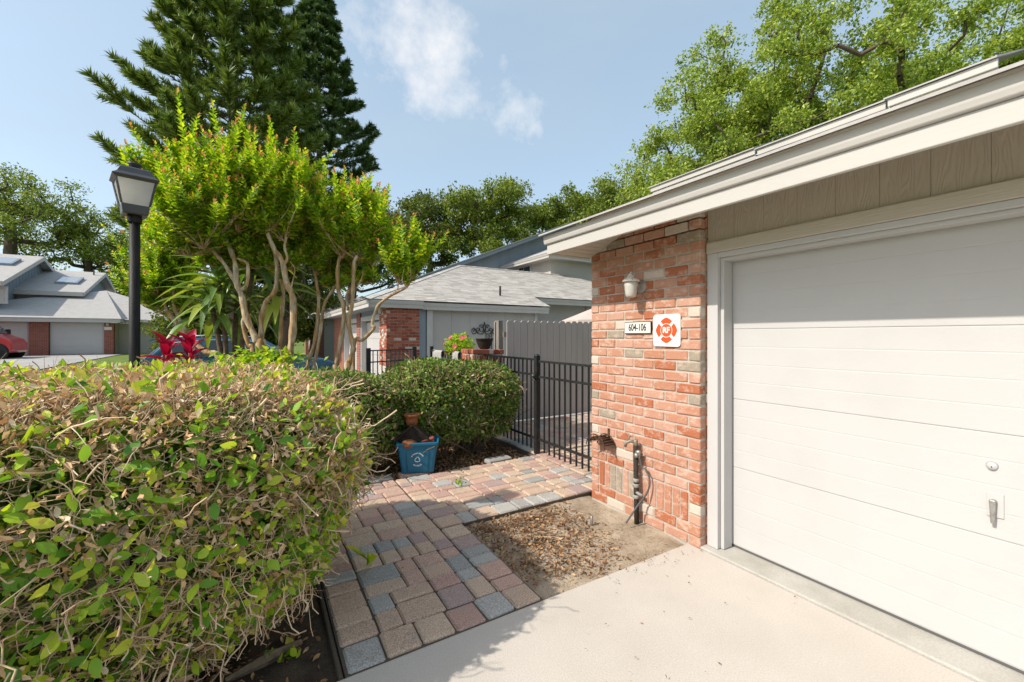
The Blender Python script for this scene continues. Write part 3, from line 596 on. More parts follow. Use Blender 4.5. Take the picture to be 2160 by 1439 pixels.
MB().tube(smooth_pts(hpts), 0.0075, 8).put('hose', M['hose'], gt)
sp = onX(1247, 1092, 2.3); g0 = at(1248, 1100, 3.58)
MB().lathe([(0.0, -0.05), (0.014, -0.05), (0.014, 0.02), (0.011, 0.024), (0.011, 0.045), (0.0, 0.047)], (g0.x, g0.y, 0.0), 12).put('sprinkler_head', M['galv'], None, label='small grey sprinkler head poking out of the dirt by the wall', cat='sprinkler')

# ------------------------------------------------------------------ iron gate and fences
FX = 3.19
def fence_run(root, p0, p1, zb, zt, spacing, rails, pr_=0.0085, below=0.10):
    p0 = Vector(p0); p1 = Vector(p1); d = p1-p0; Ln = d.length; d.normalize(); q = Vector((-d.y, d.x, 0))
    for z_ in rails:
        mb = MB(); a = p0-q*0.014; mb.prism([a+Vector((0, 0, z_-0.014)), a+q*0.028+Vector((0, 0, z_-0.014)), a+q*0.028+Vector((0, 0, z_+0.014)), a+Vector((0, 0, z_+0.014))], d*Ln); mb.put('rail', M['iron'], root)
    n_ = max(2, int(round(Ln/spacing))); me = MB().box((-pr_, -pr_, zb), (pr_, pr_, zt)).mesh('picket'); me.materials.append(M['iron'])
    for i in range(1, n_):
        o = put('picket', me, root); o.location = p0+d*(Ln*i/n_); o.rotation_euler.z = math.atan2(d.y, d.x)
gp = 4.66
post = thing('gate_post', 'thick black square gate post with latch where gate meets fence', 'post', (FX, gp, 0))
MB().box((FX-0.032, gp-0.032, -0.08), (FX+0.032, gp+0.032, 1.30)).put('shaft', M['iron'], post, bevel=0.004)
MB().lathe([(0.048, 0), (0.047, 0.012), (0.03, 0.028), (0, 0.032)], (FX, gp, 1.30), 4).put('cap', M['iron'], post)
mb = MB(); mb.lathe([(0.0, 0.06), (0.03, 0.055), (0.04, 0.03), (0.04, 0.0)], (FX-0.03, gp, 1.035), 16, (-1, 0, 0)); mb.tube([(FX-0.075, gp, 1.035), (FX-0.09, gp-0.03, 1.01), (FX-0.085, gp-0.11, 0.965)], [0.014, 0.012, 0.009], 8); mb.tube([(FX-0.06, gp+.02, 1.03), (FX-0.075, gp+0.03, 0.96)], 0.009, 8); mb.put('latch', M['iron'], post)
gate = thing('iron_gate', 'black iron picket gate between latch post and brick wall', 'gate', (FX, 3.9, 0))
fence_run(gate, (FX, gp-0.06, 0), (FX, 3.2, 0), 0.045, 1.235, 0.105, (1.235, 1.03, 0.20))
fl = thing('iron_fence', 'black iron picket fence running from gate post behind the rounded bush', 'fence', (FX, 5.5, 0))
fence_run(fl, (FX, gp+0.034, 0), (FX, 6.19, 0), 0.045, 1.255, 0.105, (1.255, 1.05, 0.20))
# wooden privacy fence
wf = thing('wooden_fence', 'taupe painted dog eared picket fence across the paved courtyard', 'fence', (5.0, 6.6, 0))
x = 3.86; k = 0
while x < 7.2:
    wd = 0.142; h_ = 1.86+random.uniform(-.006, .006)
    poly = [(x, 6.6, 0.02), (x+wd, 6.6, 0.02), (x+wd, 6.6, h_-0.035), (x+wd-0.03, 6.6, h_), (x+0.03, 6.6, h_), (x, 6.6, h_-0.035)]
    MB().prism(poly, (0, 0.018, 0)).put('picket', M['fence'], wf, bevel=0.002); x += wd+0.007; k += 1
for z_ in (0.3, 1.0, 1.6): MB().box((3.80, 6.62, z_-0.045), (7.2, 6.658, z_+0.045)).put('rail', M['oldwood'], wf)
MB().box((3.72, 6.66, -0.05), (3.81, 6.75, 1.85)).put('post', M['oldwood'], wf, bevel=0.004)
MB().prism([(3.70, 6.78, 0.02), (3.842, 6.78, 0.02), (3.842, 6.78, 1.815), (3.812, 6.78, 1.85), (3.73, 6.78, 1.85), (3.70, 6.78, 1.815)], (0, 0.018, 0)).put('picket', M['fence'], wf, bevel=0.002)
# brick pier with bowl
pier = thing('brick_pier', 'low red brick pier with a projecting cap at the end of the iron fence', 'pier', (3.33, 6.5, 0))
core = MB().box((3.10, 6.21, -0.08), (3.55, 6.89, 1.26)).put('pier_core', M['mortar'], pier)
def soldier(parent, o_, al, ou, width, z0_, z1_, unit=0.076):
    al = Vector(al); ou = Vector(ou); n_ = int(width/unit)
    for i in range(n_):
        b = put('brick', brickmesh(width/n_-0.010, 0.06, z1_-z0_-0.01, M['brick_dark']), parent); b.location = Vector(o_)+al*(width/n_*(i+0.5))-ou*0.026+Vector((0, 0, (z0_+z1_)/2)); b.rotation_euler.z = math.atan2(al.y, al.x)
soldier(core, (3.10, 6.21, 0), (1, 0, 0), (0, -1, 0), 0.45, 1.04, 1.255); soldier(core, (3.10, 6.89, 0), (0, -1, 0), (-1, 0, 0), 0.68, 1.04, 1.255)
lay_face(core, (3.10, 6.206, 0), (1, 0, 0), (0, -1, 0), 0.45, 0.3, 1.04, M['brick_dark'], depth=0.06)
for i, (o_, al, ou, wd) in enumerate((((3.075, 6.19, 0), (1, 0, 0), (0, -1, 0), 0.50), ((3.08, 6.91, 0), (0, -1, 0), (-1, 0, 0), 0.72))):
    al = Vector(al); ou = Vector(ou); n_ = int(wd/0.1)
    for q in range(n_):
        b = put('brick', brickmesh(wd/n_-0.01, 0.2, 0.075, M['brick_dark']), core); b.location = Vector(o_)+al*(wd/n_*(q+.5))-ou*0.11+Vector((0, 0, 1.305)); b.rotation_euler.z = math.atan2(al.y, al.x)
MB().box((3.2, 6.3, 1.26), (3.5, 6.85, 1.338)).put('cap_fill', M['brick_dark'], pier)
bc = Vector((3.36, 6.52, 1.345))
bp_ = thing('bowl_planter', 'dark round bowl planter with dry soil standing on the brick pier', 'planter', bc)
MB().lathe([(0.075, 0.0), (0.10, 0.03), (0.135, 0.11), (0.148, 0.165), (0.155, 0.168), (0.155, 0.185), (0.14, 0.185), (0.13, 0.15)], bc, 28).put('bowl', M['bark_brown'], bp_)
MB().lathe([(0.0, 0.165), (0.08, 0.163), (0.132, 0.150)], bc, 20).put('dry_soil', M['cloth'], bp_)
# side railing with cloths and a flowering plant
rl = thing('iron_railing', 'short black iron railing north of the brick pier', 'railing', (3.1, 7.6, 0))
fence_run(rl, (3.11, 6.93, 0), (3.05, 8.3, 0), 0.05, 1.27, 0.11, (1.27, 0.2)); MB().box((3.03, 8.28, -0.05), (3.09, 8.34, 1.36)).put('post', M['iron'], rl, bevel=.004)
def drape(name, y0, y1, x_, ztop, drop, label):
    vs = []; nn = 9; mm = 9
    for i in range(nn):
        y = y0+(y1-y0)*i/(nn-1)
        for j in range(mm):
            t = j/(mm-1); s_ = (t-0.35)*drop*1.55; w_ = 0.012*math.sin(i*1.3+j*0.2)
            if abs(s_) < 0.03: X_, Z_ = x_-s_, ztop
            else: X_ = x_-math.copysign(0.03+0.01*abs(s_)+w_, s_); Z_ = ztop-(abs(s_)-0.03)
            vs.append((X_, y, Z_))
    mb = MB().add(vs, [(i*mm+j, i*mm+j+1, (i+1)*mm+j+1, (i+1)*mm+j) for i in range(nn-1) for j in range(mm-1)], True)
    o = mb.put(name, M['cloth'], None, label=label, cat='cloth', group='cloths on the iron railing'); s_ = o.modifiers.new('thickness', 'SOLIDIFY'); s_.thickness = 0.008
drape('draped_cloth', 7.70, 8.22, 3.065, 1.292, 0.30, 'wide pale grey cloth draped over the iron railing left of the flowers')
drape('draped_cloth', 6.98, 7.28, 3.10, 1.292, 0.30, 'narrow pale grey cloth draped over the railing beside the brick pier')
def leafobj(name, P, D, Nn, sc, m, parent, shape=OVAL, **k):
    V, T = scatter(P, frames(D, Nn), sc, *shape); return put(name, npmesh(name, V, T, m), parent, **k)
fb = Vector((3.30, 7.45, 0.0))
fp = thing('flowering_plant', 'potted plant with pink trumpet flowers behind the iron railing', 'plant', fb)
MB().lathe([(0.12, 0), (0.16, 0.3), (0.17, 0.9), (0.19, 1.0), (0.19, 1.04), (0.16, 1.04), (0.15, 0.98)], fb, 20).put('pot', M['terra'], fp)
n_ = 900; c_ = np.array([3.28, 7.42, 1.36]); P = c_+unit(n_)*np.array([0.26, 0.36, 0.26])*rng.random((n_, 1))**0.4+np.array([0, 0, .0])
leafobj('foliage', P, unit(n_)+[0, 0, .5], unit(n_), rng.uniform(.05, .09, n_), M['cleaf'], fp, kind='stuff')
segs = []
for q in range(10): e_ = c_+unit(1)[0]*np.array([.2, .25, .25]); segs.append(([(3.3, 7.45, 1.0), (3.29, 7.43, 1.15), e_], [.006, .005, .003]))
V, T = bulk_tubes(segs); put('stems', npmesh('stems', V, T, M['stem']), fp)
pme = []
for q in range(18):
    d0 = unit(1)[0]; d0 = d0*np.array([1, 1, 0.8]); d0[0] = -abs(d0[0]); d0[1] = d0[1]-0.25; d0 /= np.linalg.norm(d0); p0 = c_+d0*np.array([0.27, 0.37, 0.27]); 
    t1 = np.cross(d0, [0, 0, 1.0]); t1 /= np.linalg.norm(t1); t2 = np.cross(d0, t1); a5 = np.arange(5)*2*np.pi/5+q
    dirs = np.cos(a5)[:, None]*t1+np.sin(a5)[:, None]*t2+d0*0.25
    V, T = scatter(np.repeat(p0[None], 5, 0), frames(dirs, np.repeat(d0[None], 5, 0)), np.full(5, 0.05)*np.array([1.0])[0], [(0, 0, 0), (-.42, .55, .05), (-.25, 1, -.05), (.25, 1, -.05), (.42, .55, .05)], [(0, 4, 3), (0, 3, 2), (0, 2, 1)])
    put('flower', npmesh('flower', V, T, M['petal']), fp)

# ------------------------------------------------------------------ bin with its load
bb = at(878, 1006, 4.74); ba = math.radians(-31-9)
def rotz(p, a, o_): return Vector((o_.x+p[0]*math.cos(a)-p[1]*math.sin(a), o_.y+p[0]*math.sin(a)+p[1]*math.cos(a), o_.z+p[2]))
bo = Vector((bb.x+0.07, bb.y+0.14, 0.02))
ba = math.radians(-22)
bin_ = thing('recycling_bin', 'blue plastic recycling bin with white printed emblem at the edge of the path', 'bin', bo)
def rloop(hx, hy, r_, z_, n_=5):
    pts = []
    for sx_, sy_, a0 in ((1, 1, 0), (-1, 1, 90), (-1, -1, 180), (1, -1, 270)):
        for k in range(n_): t = math.radians(a0+k*90/(n_-1)); pts.append((sx_*(hx-r_)+r_*math.cos(t), sy_*(hy-r_)+r_*math.sin(t), z_))
    return pts
loops = [rloop(.175, .12, .02, 0), rloop(.18, .125, .03, .006), rloop(.222, .158, .035, .318), rloop(.236, .172, .035, .322), rloop(.238, .174, .035, .345), rloop(.232, .168, .033, .35), rloop(.214, .150, .03, .348), rloop(.172, .115, .02, .012)]
mb = MB(); nv = len(loops[0]); vs = [rotz(p, ba, bo) for lp in loops for p in lp]
fs = [tuple(range(nv))]+[(i*nv+k, i*nv+(k+1) % nv, (i+1)*nv+(k+1) % nv, (i+1)*nv+k) for i in range(len(loops)-1) for k in range(nv)]+[tuple((len(loops)-1)*nv+k for k in range(nv))]
mb.add(vs, fs, False).put('tub', M['blue'], bin_, bevel=0.0)
slope = math.atan2(0.033, 0.312)
def bface(u, v, off=0.0015):   # u across, v up along the sloped front
    y = -0.125-v*0.033/0.312; return rotz((u, y-off, 0.006+v), ba, bo)
mb = MB()                                            # raised frame on the front
fr = [(-.115, .0), (-.125, .235), (-.11, .25), (.11, .25), (.125, .235), (.115, 0.0)]
mb.tube([bface(u_, v_+0.02, 0.001) for u_, v_ in fr], 0.004, 6); mb.put('raised_frame', M['blue'], bin_)
R3 = Matrix.Rotation(ba, 4, 'Z') @ Matrix.Rotation(math.pi/2+slope, 4, 'X')
def letters(word, rad, a0, a1, size, cv, flip=False):
    for i, ch in enumerate(word):
        if ch == ' ': continue
        t = a0+(a1-a0)*i/(len(word)-1); u_ = rad*math.sin(t); v_ = cv+(rad*math.cos(t) if not flip else -rad*math.cos(t))
        o = put('letter', textmesh(ch, size, 'letter', 0.0004, 0.0006), bin_, M['ink'])
        mt = Matrix.Translation(bface(u_, v_, 0.003)) @ R3 @ Matrix.Rotation(-t if not flip else t, 4, 'Z'); o.matrix_world = mt
        o.matrix_basis = mt
letters('ALTAMONTE SPRINGS', 0.073, -1.02, 1.02, 0.0185, 0.150)
letters('RECYCLES', 0.071, -0.62, 0.62, 0.021, 0.150, True)
mb = MB()
for q in range(3):                                   # three chasing arrows
    th0 = 2*math.pi*q/3
    def rp(x_, y_): return bface(x_*math.cos(th0)-y_*math.sin(th0), 0.150+x_*math.sin(th0)+y_*math.cos(th0), 0.003)
    for pl in (((-.020, .013), (-.009, .032), (.008, .032), (.004, .0245), (-.005, .0245), (-.0135, .0095)), ((.010, .034), (.0225, .013), (.0275, .016), (.0265, -.002), (.0115, .006), (.0165, .0095), (.006, .0275))):
        vv = [rp(*p) for p in pl]; mb.add(vv, [tuple(range(len(vv)))])
mb.put('recycling_emblem', M['ink'], bin_)
# load
bh = thing('bird_house', 'dark gabled wooden bird house leaning in the blue bin', 'bird house', rotz((-0.05, 0.03, 0.20), ba, bo))
g = [(-.12, 0, .20), (.12, 0, .20), (.15, 0, .36), (-0.01, 0, .52), (-.17, 0, .36)]
MB().prism([rotz((p[0]-0.05, -0.05, p[2]), ba, bo) for p in g], rotz((0, .14, 0), ba, Vector((0, 0, 0)))).put('body', M['bark_brown'], bh, bevel=0.003)
for s_ in (1, -1):
    e = [(-0.01, 0, .525), (-0.01+s_*.185, 0, .345), (-0.01+s_*.185+s_*.01, 0, .358), (-0.01, 0, .545)]
    MB().prism([rotz((p[0]-0.05, -0.075, p[2]), ba, bo) for p in e], rotz((0, .19, 0), ba, Vector((0, 0, 0)))).put('roof_board', M['bark_brown'], bh, bevel=0.002)
tpot = rotz((-0.075, 0.03, 0.515), ba, bo)
tpp = thing('terracotta_pot', 'empty terracotta flower pot standing on the bird house roof', 'pot', tpot)
MB().lathe([(0.0, 0.0), (0.062, 0.0), (0.068, 0.05), (0.069, 0.056), (0.066, 0.058), (0.074, 0.095), (0.086, 0.10), (0.096, 0.118), (0.094, 0.128), (0.082, 0.126), (0.066, 0.09), (0.05, 0.012), (0.0, 0.01)], tpot, 28).put('pot', M['terra'], tpp)
o = put('broken_pot', MB().lathe([(0.05, 0.0), (0.075, 0.04), (0.07, 0.07), (0.03, 0.085), (0, .085)], (0, 0, 0), 11, sx=1.3).mesh('broken_pot'), None, M['terra'], 'orange clay pot piece lying in the front of the blue bin', 'pot'); o.location = rotz((-0.10, -0.095, 0.285), ba, bo); o.rotation_euler = (0.2, 0.1, 0.4)
me = chbox(0.14, 0.07, 0.06, 0.006, 0.004); o = put('old_brick', me, None, M['brick_dark'], 'rough brown brick resting at the right rim of the blue bin', 'brick'); o.location = rotz((0.115, -0.02, 0.335), ba, bo); o.rotation_euler = (0.1, -0.2, ba+0.1)

# ------------------------------------------------------------------ post lantern
lp = at(284, 709, 2.88); lx, ly = lp.x, lp.y
pl_ = thing('lamp_post', 'black post lantern with hazy glass rising out of the clipped hedge', 'street lamp', (lx, ly, 0))
MB().tube([(lx, ly, -0.1), (lx, ly, 1.0), (lx, ly, 2.40)], 0.030, 18).put('post', M['pole'], pl_)
zh = 2.40; la = math.radians(16)
def sq(h, z_, s=1): return [Vector((lx, ly, z_))+Vector((.84*h*(cx_*math.cos(la)-cy_*math.sin(la)), .84*h*(cx_*math.sin(la)+cy_*math.cos(la)), 0)) for cx_, cy_ in ((1, 1), (-1, 1), (-1, -1), (1, -1))]
def loft(loops_, close=True):
    mb = MB(); k = len(loops_[0]); mb.add([p for l_ in loops_ for p in l_], [(i*k+j, i*k+(j+1) % k, (i+1)*k+(j+1) % k, (i+1)*k+j) for i in range(len(loops_)-1) for j in range(k)]+([tuple(range(k))[::-1], tuple((len(loops_)-1)*k+j for j in range(k))] if close else [])); return mb
MB().lathe([(0.037, -0.06), (0.039, -0.055), (0.039, 0.0), (0.033, 0.004)], (lx, ly, zh), 18).put('collar', M['pole'], pl_)
loft([sq(0.0704, zh-0.0101), sq(0.0784, zh-0.0034), sq(0.0864, zh+0.0521), sq(0.0832, zh+0.0521)]).put('lantern_base', M['lampmetal'], pl_, bevel=0.004)
top = zh+0.222
for i in range(4):                                    # corner bars follow the taper
    a, b = sq(0.0856, zh+0.0504)[i], sq(0.1216, top)[i]; MB().tube([a, b], 0.0065, 4, smooth=False).put('corner_bar', M['lampmetal'], pl_)
    a2, b2 = sq(0.0808, zh+0.0529), sq(0.1168, top-0.0050); MB().add([a2[i], a2[(i+1) % 4], b2[(i+1) % 4], b2[i]], [(0, 1, 2, 3)]).put('glass_pane', M['lampglass'] if i != 3 else M['lampmetal'], pl_)
loft([sq(0.1200, top-0.0101), sq(0.1424, top+0.0050), sq(0.1440, top+0.0101), sq(0.1320, top+0.0168), sq(0.1136, top+0.0319), sq(0.0944, top+0.0689), sq(0.0800, top+0.0790), sq(0.0000, top+0.0815)], True).put('hood', M['lampmetal'], pl_, bevel=0.003)
MB().lathe([(0.03, 0.0), (0.03, 0.04), (0.037, 0.042), (0.037, 0.048), (0.0, 0.049)], (lx, ly, top+0.074), 18).put('chimney', M['lampmetal'], pl_)
MB().lathe([(0.0, 0.0), (0.02, 0.0), (0.022, 0.05), (0.026, 0.08), (0.02, 0.11), (0, .12)], (lx, ly, zh+0.05), 12).put('bulb', M['glassw'], pl_)

# ------------------------------------------------------------------ shingles laid in courses
def shingles(name, parent, O, U, Vv, Nn, vmax, span, course=0.145, tab=0.31, thick=0.007):
    O, U, Vv, Nn = [np.array(q, float) for q in (O, U, Vv, Nn)]; Vs = []; T = []; v = 0.0; r = 0
    while v < vmax:
        v2 = min(v+course*1.05, vmax); lo_, hi_ = span(v+course/2); u = lo_-random.random()*tab
        while u < hi_:
            a, b_ = max(u, lo_), min(u+tab, hi_); t_ = thick*random.uniform(0.6, 1.5)
            if b_-a > 0.02:
                k = len(Vs); base_ = O+Nn*0.012; g_ = 0.004
                Vs += [base_+U*(a+g_)+Vv*v, base_+U*(b_-g_)+Vv*v, base_+U*(a+g_)+Vv*v+Nn*t_, base_+U*(b_-g_)+Vv*v+Nn*t_, base_+U*a+Vv*v2, base_+U*b_+Vv*v2]
                T += [(k, k+1, k+3), (k, k+3, k+2), (k+2, k+3, k+5), (k+2, k+5, k+4)]
            u += tab
        v += course; r += 1
    return put(name, npmesh(name, np.array(Vs), np.array(T), M['shingle']), parent, kind='stuff')
def bricktex(name, s=1.0):
    m = bpy.data.materials.new(name); m.use_nodes = True; n = m.node_tree.nodes; l = m.node_tree.links; b = n['Principled BSDF']; b.inputs['Roughness'].default_value = 0.9
    t = n.new('ShaderNodeTexCoord'); sp_ = n.new('ShaderNodeSeparateXYZ'); l.new(t.outputs['Object'], sp_.inputs[0])
    ad = n.new('ShaderNodeMath'); l.new(sp_.outputs[0], ad.inputs[0]); l.new(sp_.outputs[1], ad.inputs[1])
    cb_ = n.new('ShaderNodeCombineXYZ'); l.new(ad.outputs[0], cb_.inputs[0]); l.new(sp_.outputs[2], cb_.inputs[1])
    bt = n.new('ShaderNodeTexBrick'); bt.inputs['Scale'].default_value = 1.0; bt.inputs['Brick Width'].default_value = 0.21; bt.inputs['Row Height'].default_value = 0.083; bt.inputs['Mortar Size'].default_value = 0.006
    bt.inputs['Color1'].default_value = (0.30, 0.085, 0.05, 1); bt.inputs['Color2'].default_value = (0.22, 0.06, 0.04, 1); bt.inputs['Mortar'].default_value = (0.30, 0.26, 0.23, 1); l.new(cb_.outputs[0], bt.inputs['Vector'])
    l.new(bt.outputs[0], b.inputs['Base Color']); return m
M['bricktex'] = bricktex('far_brick')

# ------------------------------------------------------------------ neighbouring house (Y 11 .. 21)
nh = thing('neighbour_house', 'grey neighbouring house with hip roof and red brick garage front beyond the fence', 'house', (7, 15, 0))
NX, NY = 2.95, 11.48; NZ = 2.33
nbw = MB().box((NX+0.012, NY+0.012, -0.1), (NX+0.93, 12.24, NZ+0.1)).put('brick_pier', M['mortar'], nh)
lay_face(nbw, (NX, NY, 0), (1, 0, 0), (0, -1, 0), 0.93, 0.45, NZ+0.06, M['brick_dark'], depth=0.06, unit=0.2067)
lay_face(nbw, (NX, 12.25, 0), (0, -1, 0), (-1, 0, 0), 0.765, 0.75, NZ+0.06, M['brick_dark'], depth=0.06, off0=1, unit=0.2186)
for y0, y1 in ((14.92, 15.5), (18.2, 20.6)): MB().box((NX, y0, -0.1), (NX+0.3, y1, NZ+0.1)).put('brick_pier', M['bricktex'], nh)
for y0, y1 in ((12.25, 14.92), (15.5, 18.2)):
    gd = MB().box((NX+0.22, y0+.1, -0.06), (NX+0.26, y1-.1, 2.02)).put('garage_door', M['white'], nh)
    for q in range(4): MB().box((NX+0.206, y0+.1, -0.05+q*0.517), (NX+0.219, y1-.1, 0.455+q*0.517)).put('panel', M['white'], gd)
    for a, b in ((y0+.002, y0+0.1), (y1-0.1, y1-.002)): MB().box((NX+0.02, a, -0.06), (NX+0.3, b, 2.06)).put('door_jamb', M['white'], nh, bevel=.005)
    MB().box((NX+0.02, y0+.002, 2.062), (NX+0.3, y1-.002, 2.20)).put('door_header', M['white'], nh, bevel=.005)
    MB().box((NX+0.05, y0+.002, 2.203), (NX+0.3, y1-.002, NZ+0.1)).put('siding', M['bluegrey_shade'], nh)
pn = onX(808, 702, NX-0.01)
npq = MB().box((NX-0.02, pn.y-0.06, pn.z-0.10), (NX-0.002, pn.y+0.06, pn.z+0.10)).put('number_plate', M['plaque'], nh, bevel=.004)
o = put('lettering', textmesh('91', 0.12, 'num', 0.001, 0.002, 0.6), npq, M['black']); o.location = (NX-0.022, pn.y, pn.z); o.rotation_euler = wallrot()
nl = onX(802, 653, NX-0.1); MB().lathe([(0, .09), (.05, .06), (.07, .0), (.055, -.005), (.045, -.13), (0, -.14)], (NX-0.1, nl.y, nl.z+0.02), 14).put('wall_lamp', M['glassw'], nh)
MB().box((NX+0.932, NY+0.05, -0.1), (NX+1.12, NY+0.3, NZ+0.03)).put('wall_strip', M['bluegrey_shade'], nh)
pw0 = onY(901, 700, NY+0.02).x; pw1 = onY(913, 700, NY+0.02).x
MB().box((pw0, NY+0.02, -0.1), (pw1, NY+0.2, NZ+0.03)).put('corner_board', M['trim'], nh, bevel=.006)
wx1 = onY(1127, 690, NY+0.12).x
x = pw1+0.002
while x < wx1-0.05:
    x2 = min(x+0.61, wx1); MB().box((x, NY+0.12, -0.1), (x2-0.004, NY+0.3, NZ+0.12)).put('siding_sheet', M['greywall'], nh, bevel=0.003); x = x2
MB().box((wx1, NY+0.10, -0.1), (wx1+0.12, NY+0.32, NZ+0.12)).put('corner_board', M['trim'], nh, bevel=.005)
MB().box((wx1+0.125, 12.95, -0.1), (16.5, 13.2, 2.9)).put('recessed_wall', M['greywall'], nh)
bx_ = onY(1238, 680, 12.93); MB().box((bx_.x-0.06, 12.90, -0.1), (bx_.x+0.06, 12.949, 2.7)).put('corner_board', M['trim'], nh)
MB().box((bx_.x+0.25, 12.88, -0.05), (bx_.x+1.6, 12.945, 2.45)).put('porch_dark_slab', M['plastic'], nh)  # black slab on the wall, painting in the shade of a porch opening
MB().box((NX+0.3, NY+0.35, -0.1), (7.5, 20.5, 2.3)).put('garage_core', M['greywall'], nh)
# eaves
EX2, EY2 = 2.45, 11.38; pr2 = [(0, NZ), (0, NZ+0.10), (-0.02, NZ+0.105), (-0.04, NZ+0.16), (-0.045, NZ+0.20), (0.03, NZ+0.20), (0.03, NZ)]
MB().prism([(EX2+a, EY2-.045, z_) for a, z_ in pr2], (0, 9.5, 0)).put('fascia', M['trim'], nh, bevel=.004)
MB().prism([(EX2+.032, EY2+a-.02, z_) for a, z_ in pr2], (1.46, 0, 0)).put('fascia', M['trim'], nh, bevel=.004)
ex1 = 8.28
MB().prism([(EX2+1.50, EY2+a+.02, z_-0.02) for a, z_ in pr2], (ex1-EX2-1.50, 0, 0)).put('fascia', M['trim'], nh, bevel=.004)
MB().prism([(ex1+.05, 12.35+a, z_+0.385) for a, z_ in pr2], (8.5, 0, 0)).put('fascia', M['trim'], nh, bevel=.004)
MB().box((EX2+.032, EY2+.02, NZ+0.02), (NX+0.3, 20.7, NZ+0.04)).put('soffit', M['bluegrey_shade'], nh)
MB().box((ex1-.1, EY2+.3, NZ+0.0), (ex1+0.06, 12.4, NZ+0.385)).put('eave_return', M['trim'], nh)
RZ = NZ+0.205; x0, y0, dr = EX2-0.06, EY2-0.06, 4.70; yr = y0+dr; zr = RZ+0.41*dr; xr0 = x0+dr; xr1 = 12.8
rm = MB(); rm.add([(x0, y0, RZ), (ex1, y0, RZ), (ex1, 12.30, RZ+0.41*(12.30-y0)), (xr1+yr-12.30, 12.30, RZ+0.41*(12.30-y0)), (xr1, yr, zr), (xr0, yr, zr)], [(0, 1, 2, 3, 4, 5)])
rm.add([(x0, y0, RZ), (xr0, yr, zr), (x0, y0+2*dr, RZ)], [(0, 1, 2)]); rm.add([(xr0, yr, zr), (xr1, yr, zr), (xr1+dr, y0+2*dr, RZ), (x0, y0+2*dr, RZ)], [(0, 1, 2, 3)])
rm.add([(xr1, yr, zr), (xr1+yr-12.30, 12.30, RZ+.41*(12.3-y0)), (xr1+dr, y0+2*dr, RZ)], [(0, 1, 2)])
roof = rm.put('roof', M['shingle_far'], nh)
sl_ = math.hypot(1, 0.41)
def spS(v):
    d = v/sl_; y = y0+d; return (x0+d, (ex1 if y < 12.30 else xr1+(yr-y)))
shingles('south_shingles', roof, (0, y0, RZ), (1, 0, 0), (0, 1/sl_, 0.41/sl_), (0, -0.41/sl_, 1/sl_), dr*sl_, spS)
shingles('west_shingles', roof, (x0, 0, RZ), (0, 1, 0), (1/sl_, 0, 0.41/sl_), (-0.41/sl_, 0, 1/sl_), dr*sl_, lambda v: (y0+v/sl_, y0+2*dr-v/sl_))
hp = MB(); nn = 26
for k in range(nn):                                   # hip and ridge caps
    a = Vector((x0, y0, RZ+.03)).lerp(Vector((xr0, yr, zr+.03)), k/nn); b = Vector((x0, y0, RZ+.035)).lerp(Vector((xr0, yr, zr+.035)), (k+1.05)/nn); s_ = Vector((0.09, -0.09, -0.035)); s2 = Vector((-0.09, 0.09, -0.035))
    hp.add([a+s_, a, a+s2, b+s_, b, b+s2], [(0, 1, 4, 3), (1, 2, 5, 4)])
for k in range(22):
    a = Vector((xr0, yr, zr+.03)).lerp(Vector((xr1, yr, zr+.03)), k/22); b = Vector((xr0, yr, zr+.038)).lerp(Vector((xr1, yr, zr+.038)), (k+1.05)/22); s_ = Vector((0, -0.12, -0.045)); s2 = Vector((0, .12, -.045))
    hp.add([a+s_, a, a+s2, b+s_, b, b+s2], [(0, 1, 4, 3), (1, 2, 5, 4)])
hp.put('ridge_cap', M['shingle'], roof)
vp = onY(1055, 638, 12.2); MB().tube([(vp.x, 12.2, RZ+0.2), (vp.x, 12.2, RZ+0.41*(12.2-y0)+0.33)], 0.035, 10).put('vent_pipe', M['bark_brown'], roof)
# upper storeys
ux, uy = 11.4, 15.75; uz = 5.18
MB().box((ux+0.55, uy+0.55, 2.6), (19, 20.0, uz+0.05)).put('upper_wall', M['lightwall'], nh)
MB().prism([(ux+a, uy-.045, uz+(z_-NZ)) for a, z_ in pr2], (0, 6.5, 0)).put('upper_fascia', M['trim'], nh); MB().prism([(ux+.033, uy+a, uz+(z_-NZ)) for a, z_ in pr2], (8, 0, 0)).put('upper_fascia', M['trim'], nh)
MB().box((ux+.032, uy+.032, uz+.02), (ux+7, 20.2, uz+.04)).put('upper_soffit', M['greywall'], nh)
MB().add([(ux-.06, uy-.06, uz+.205), (ux+3.5, uy+3.4, uz+.205+.41*3.5), (ux+3.5, 22, uz+.205+.41*3.5), (ux-.06, 22, uz+.205), (19.3, uy-.06, uz+.205), (19.3, uy+3.4, uz+.205+.41*3.5)], [(0, 1, 2, 3), (0, 4, 5, 1)]).put('upper_roof', M['shingle_far'], nh)
wa, wb = onX(1095, 590, ux+0.55), onX(1121, 560, ux+0.55)
uw = MB().box((ux+0.50, wa.y, wb.z-0.75), (ux+0.54, wb.y, wb.z+0.05)).put('window', M['white'], nh)
MB().box((ux+0.492, wb.y+0.08, wb.z-0.7), (ux+0.499, (wa.y+wb.y)/2+.03, wb.z-0.03)).put('pane', M['glass'], uw); MB().box((ux+0.492, (wa.y+wb.y)/2+.09, wb.z-0.7), (ux+0.499, wa.y-.08, wb.z-0.03)).put('pane', M['glass'], uw)
ga, gb = onY(868, 598, 20.2), onY(1165, 490, 20.2); gs = (gb.z-ga.z)/(gb.x-ga.x); pk = gb.x+1.2; pz = gb.z+gs*1.2
MB().prism([(ga.x, 20.2, ga.z), (pk, 20.2, pz), (pk+4, 20.2, pz-2), (pk+4, 20.2, 2.0), (ga.x, 20.2, 2.0)], (0, 0.2, 0)).put('gable_wall', M['bluegrey_shade'], nh)
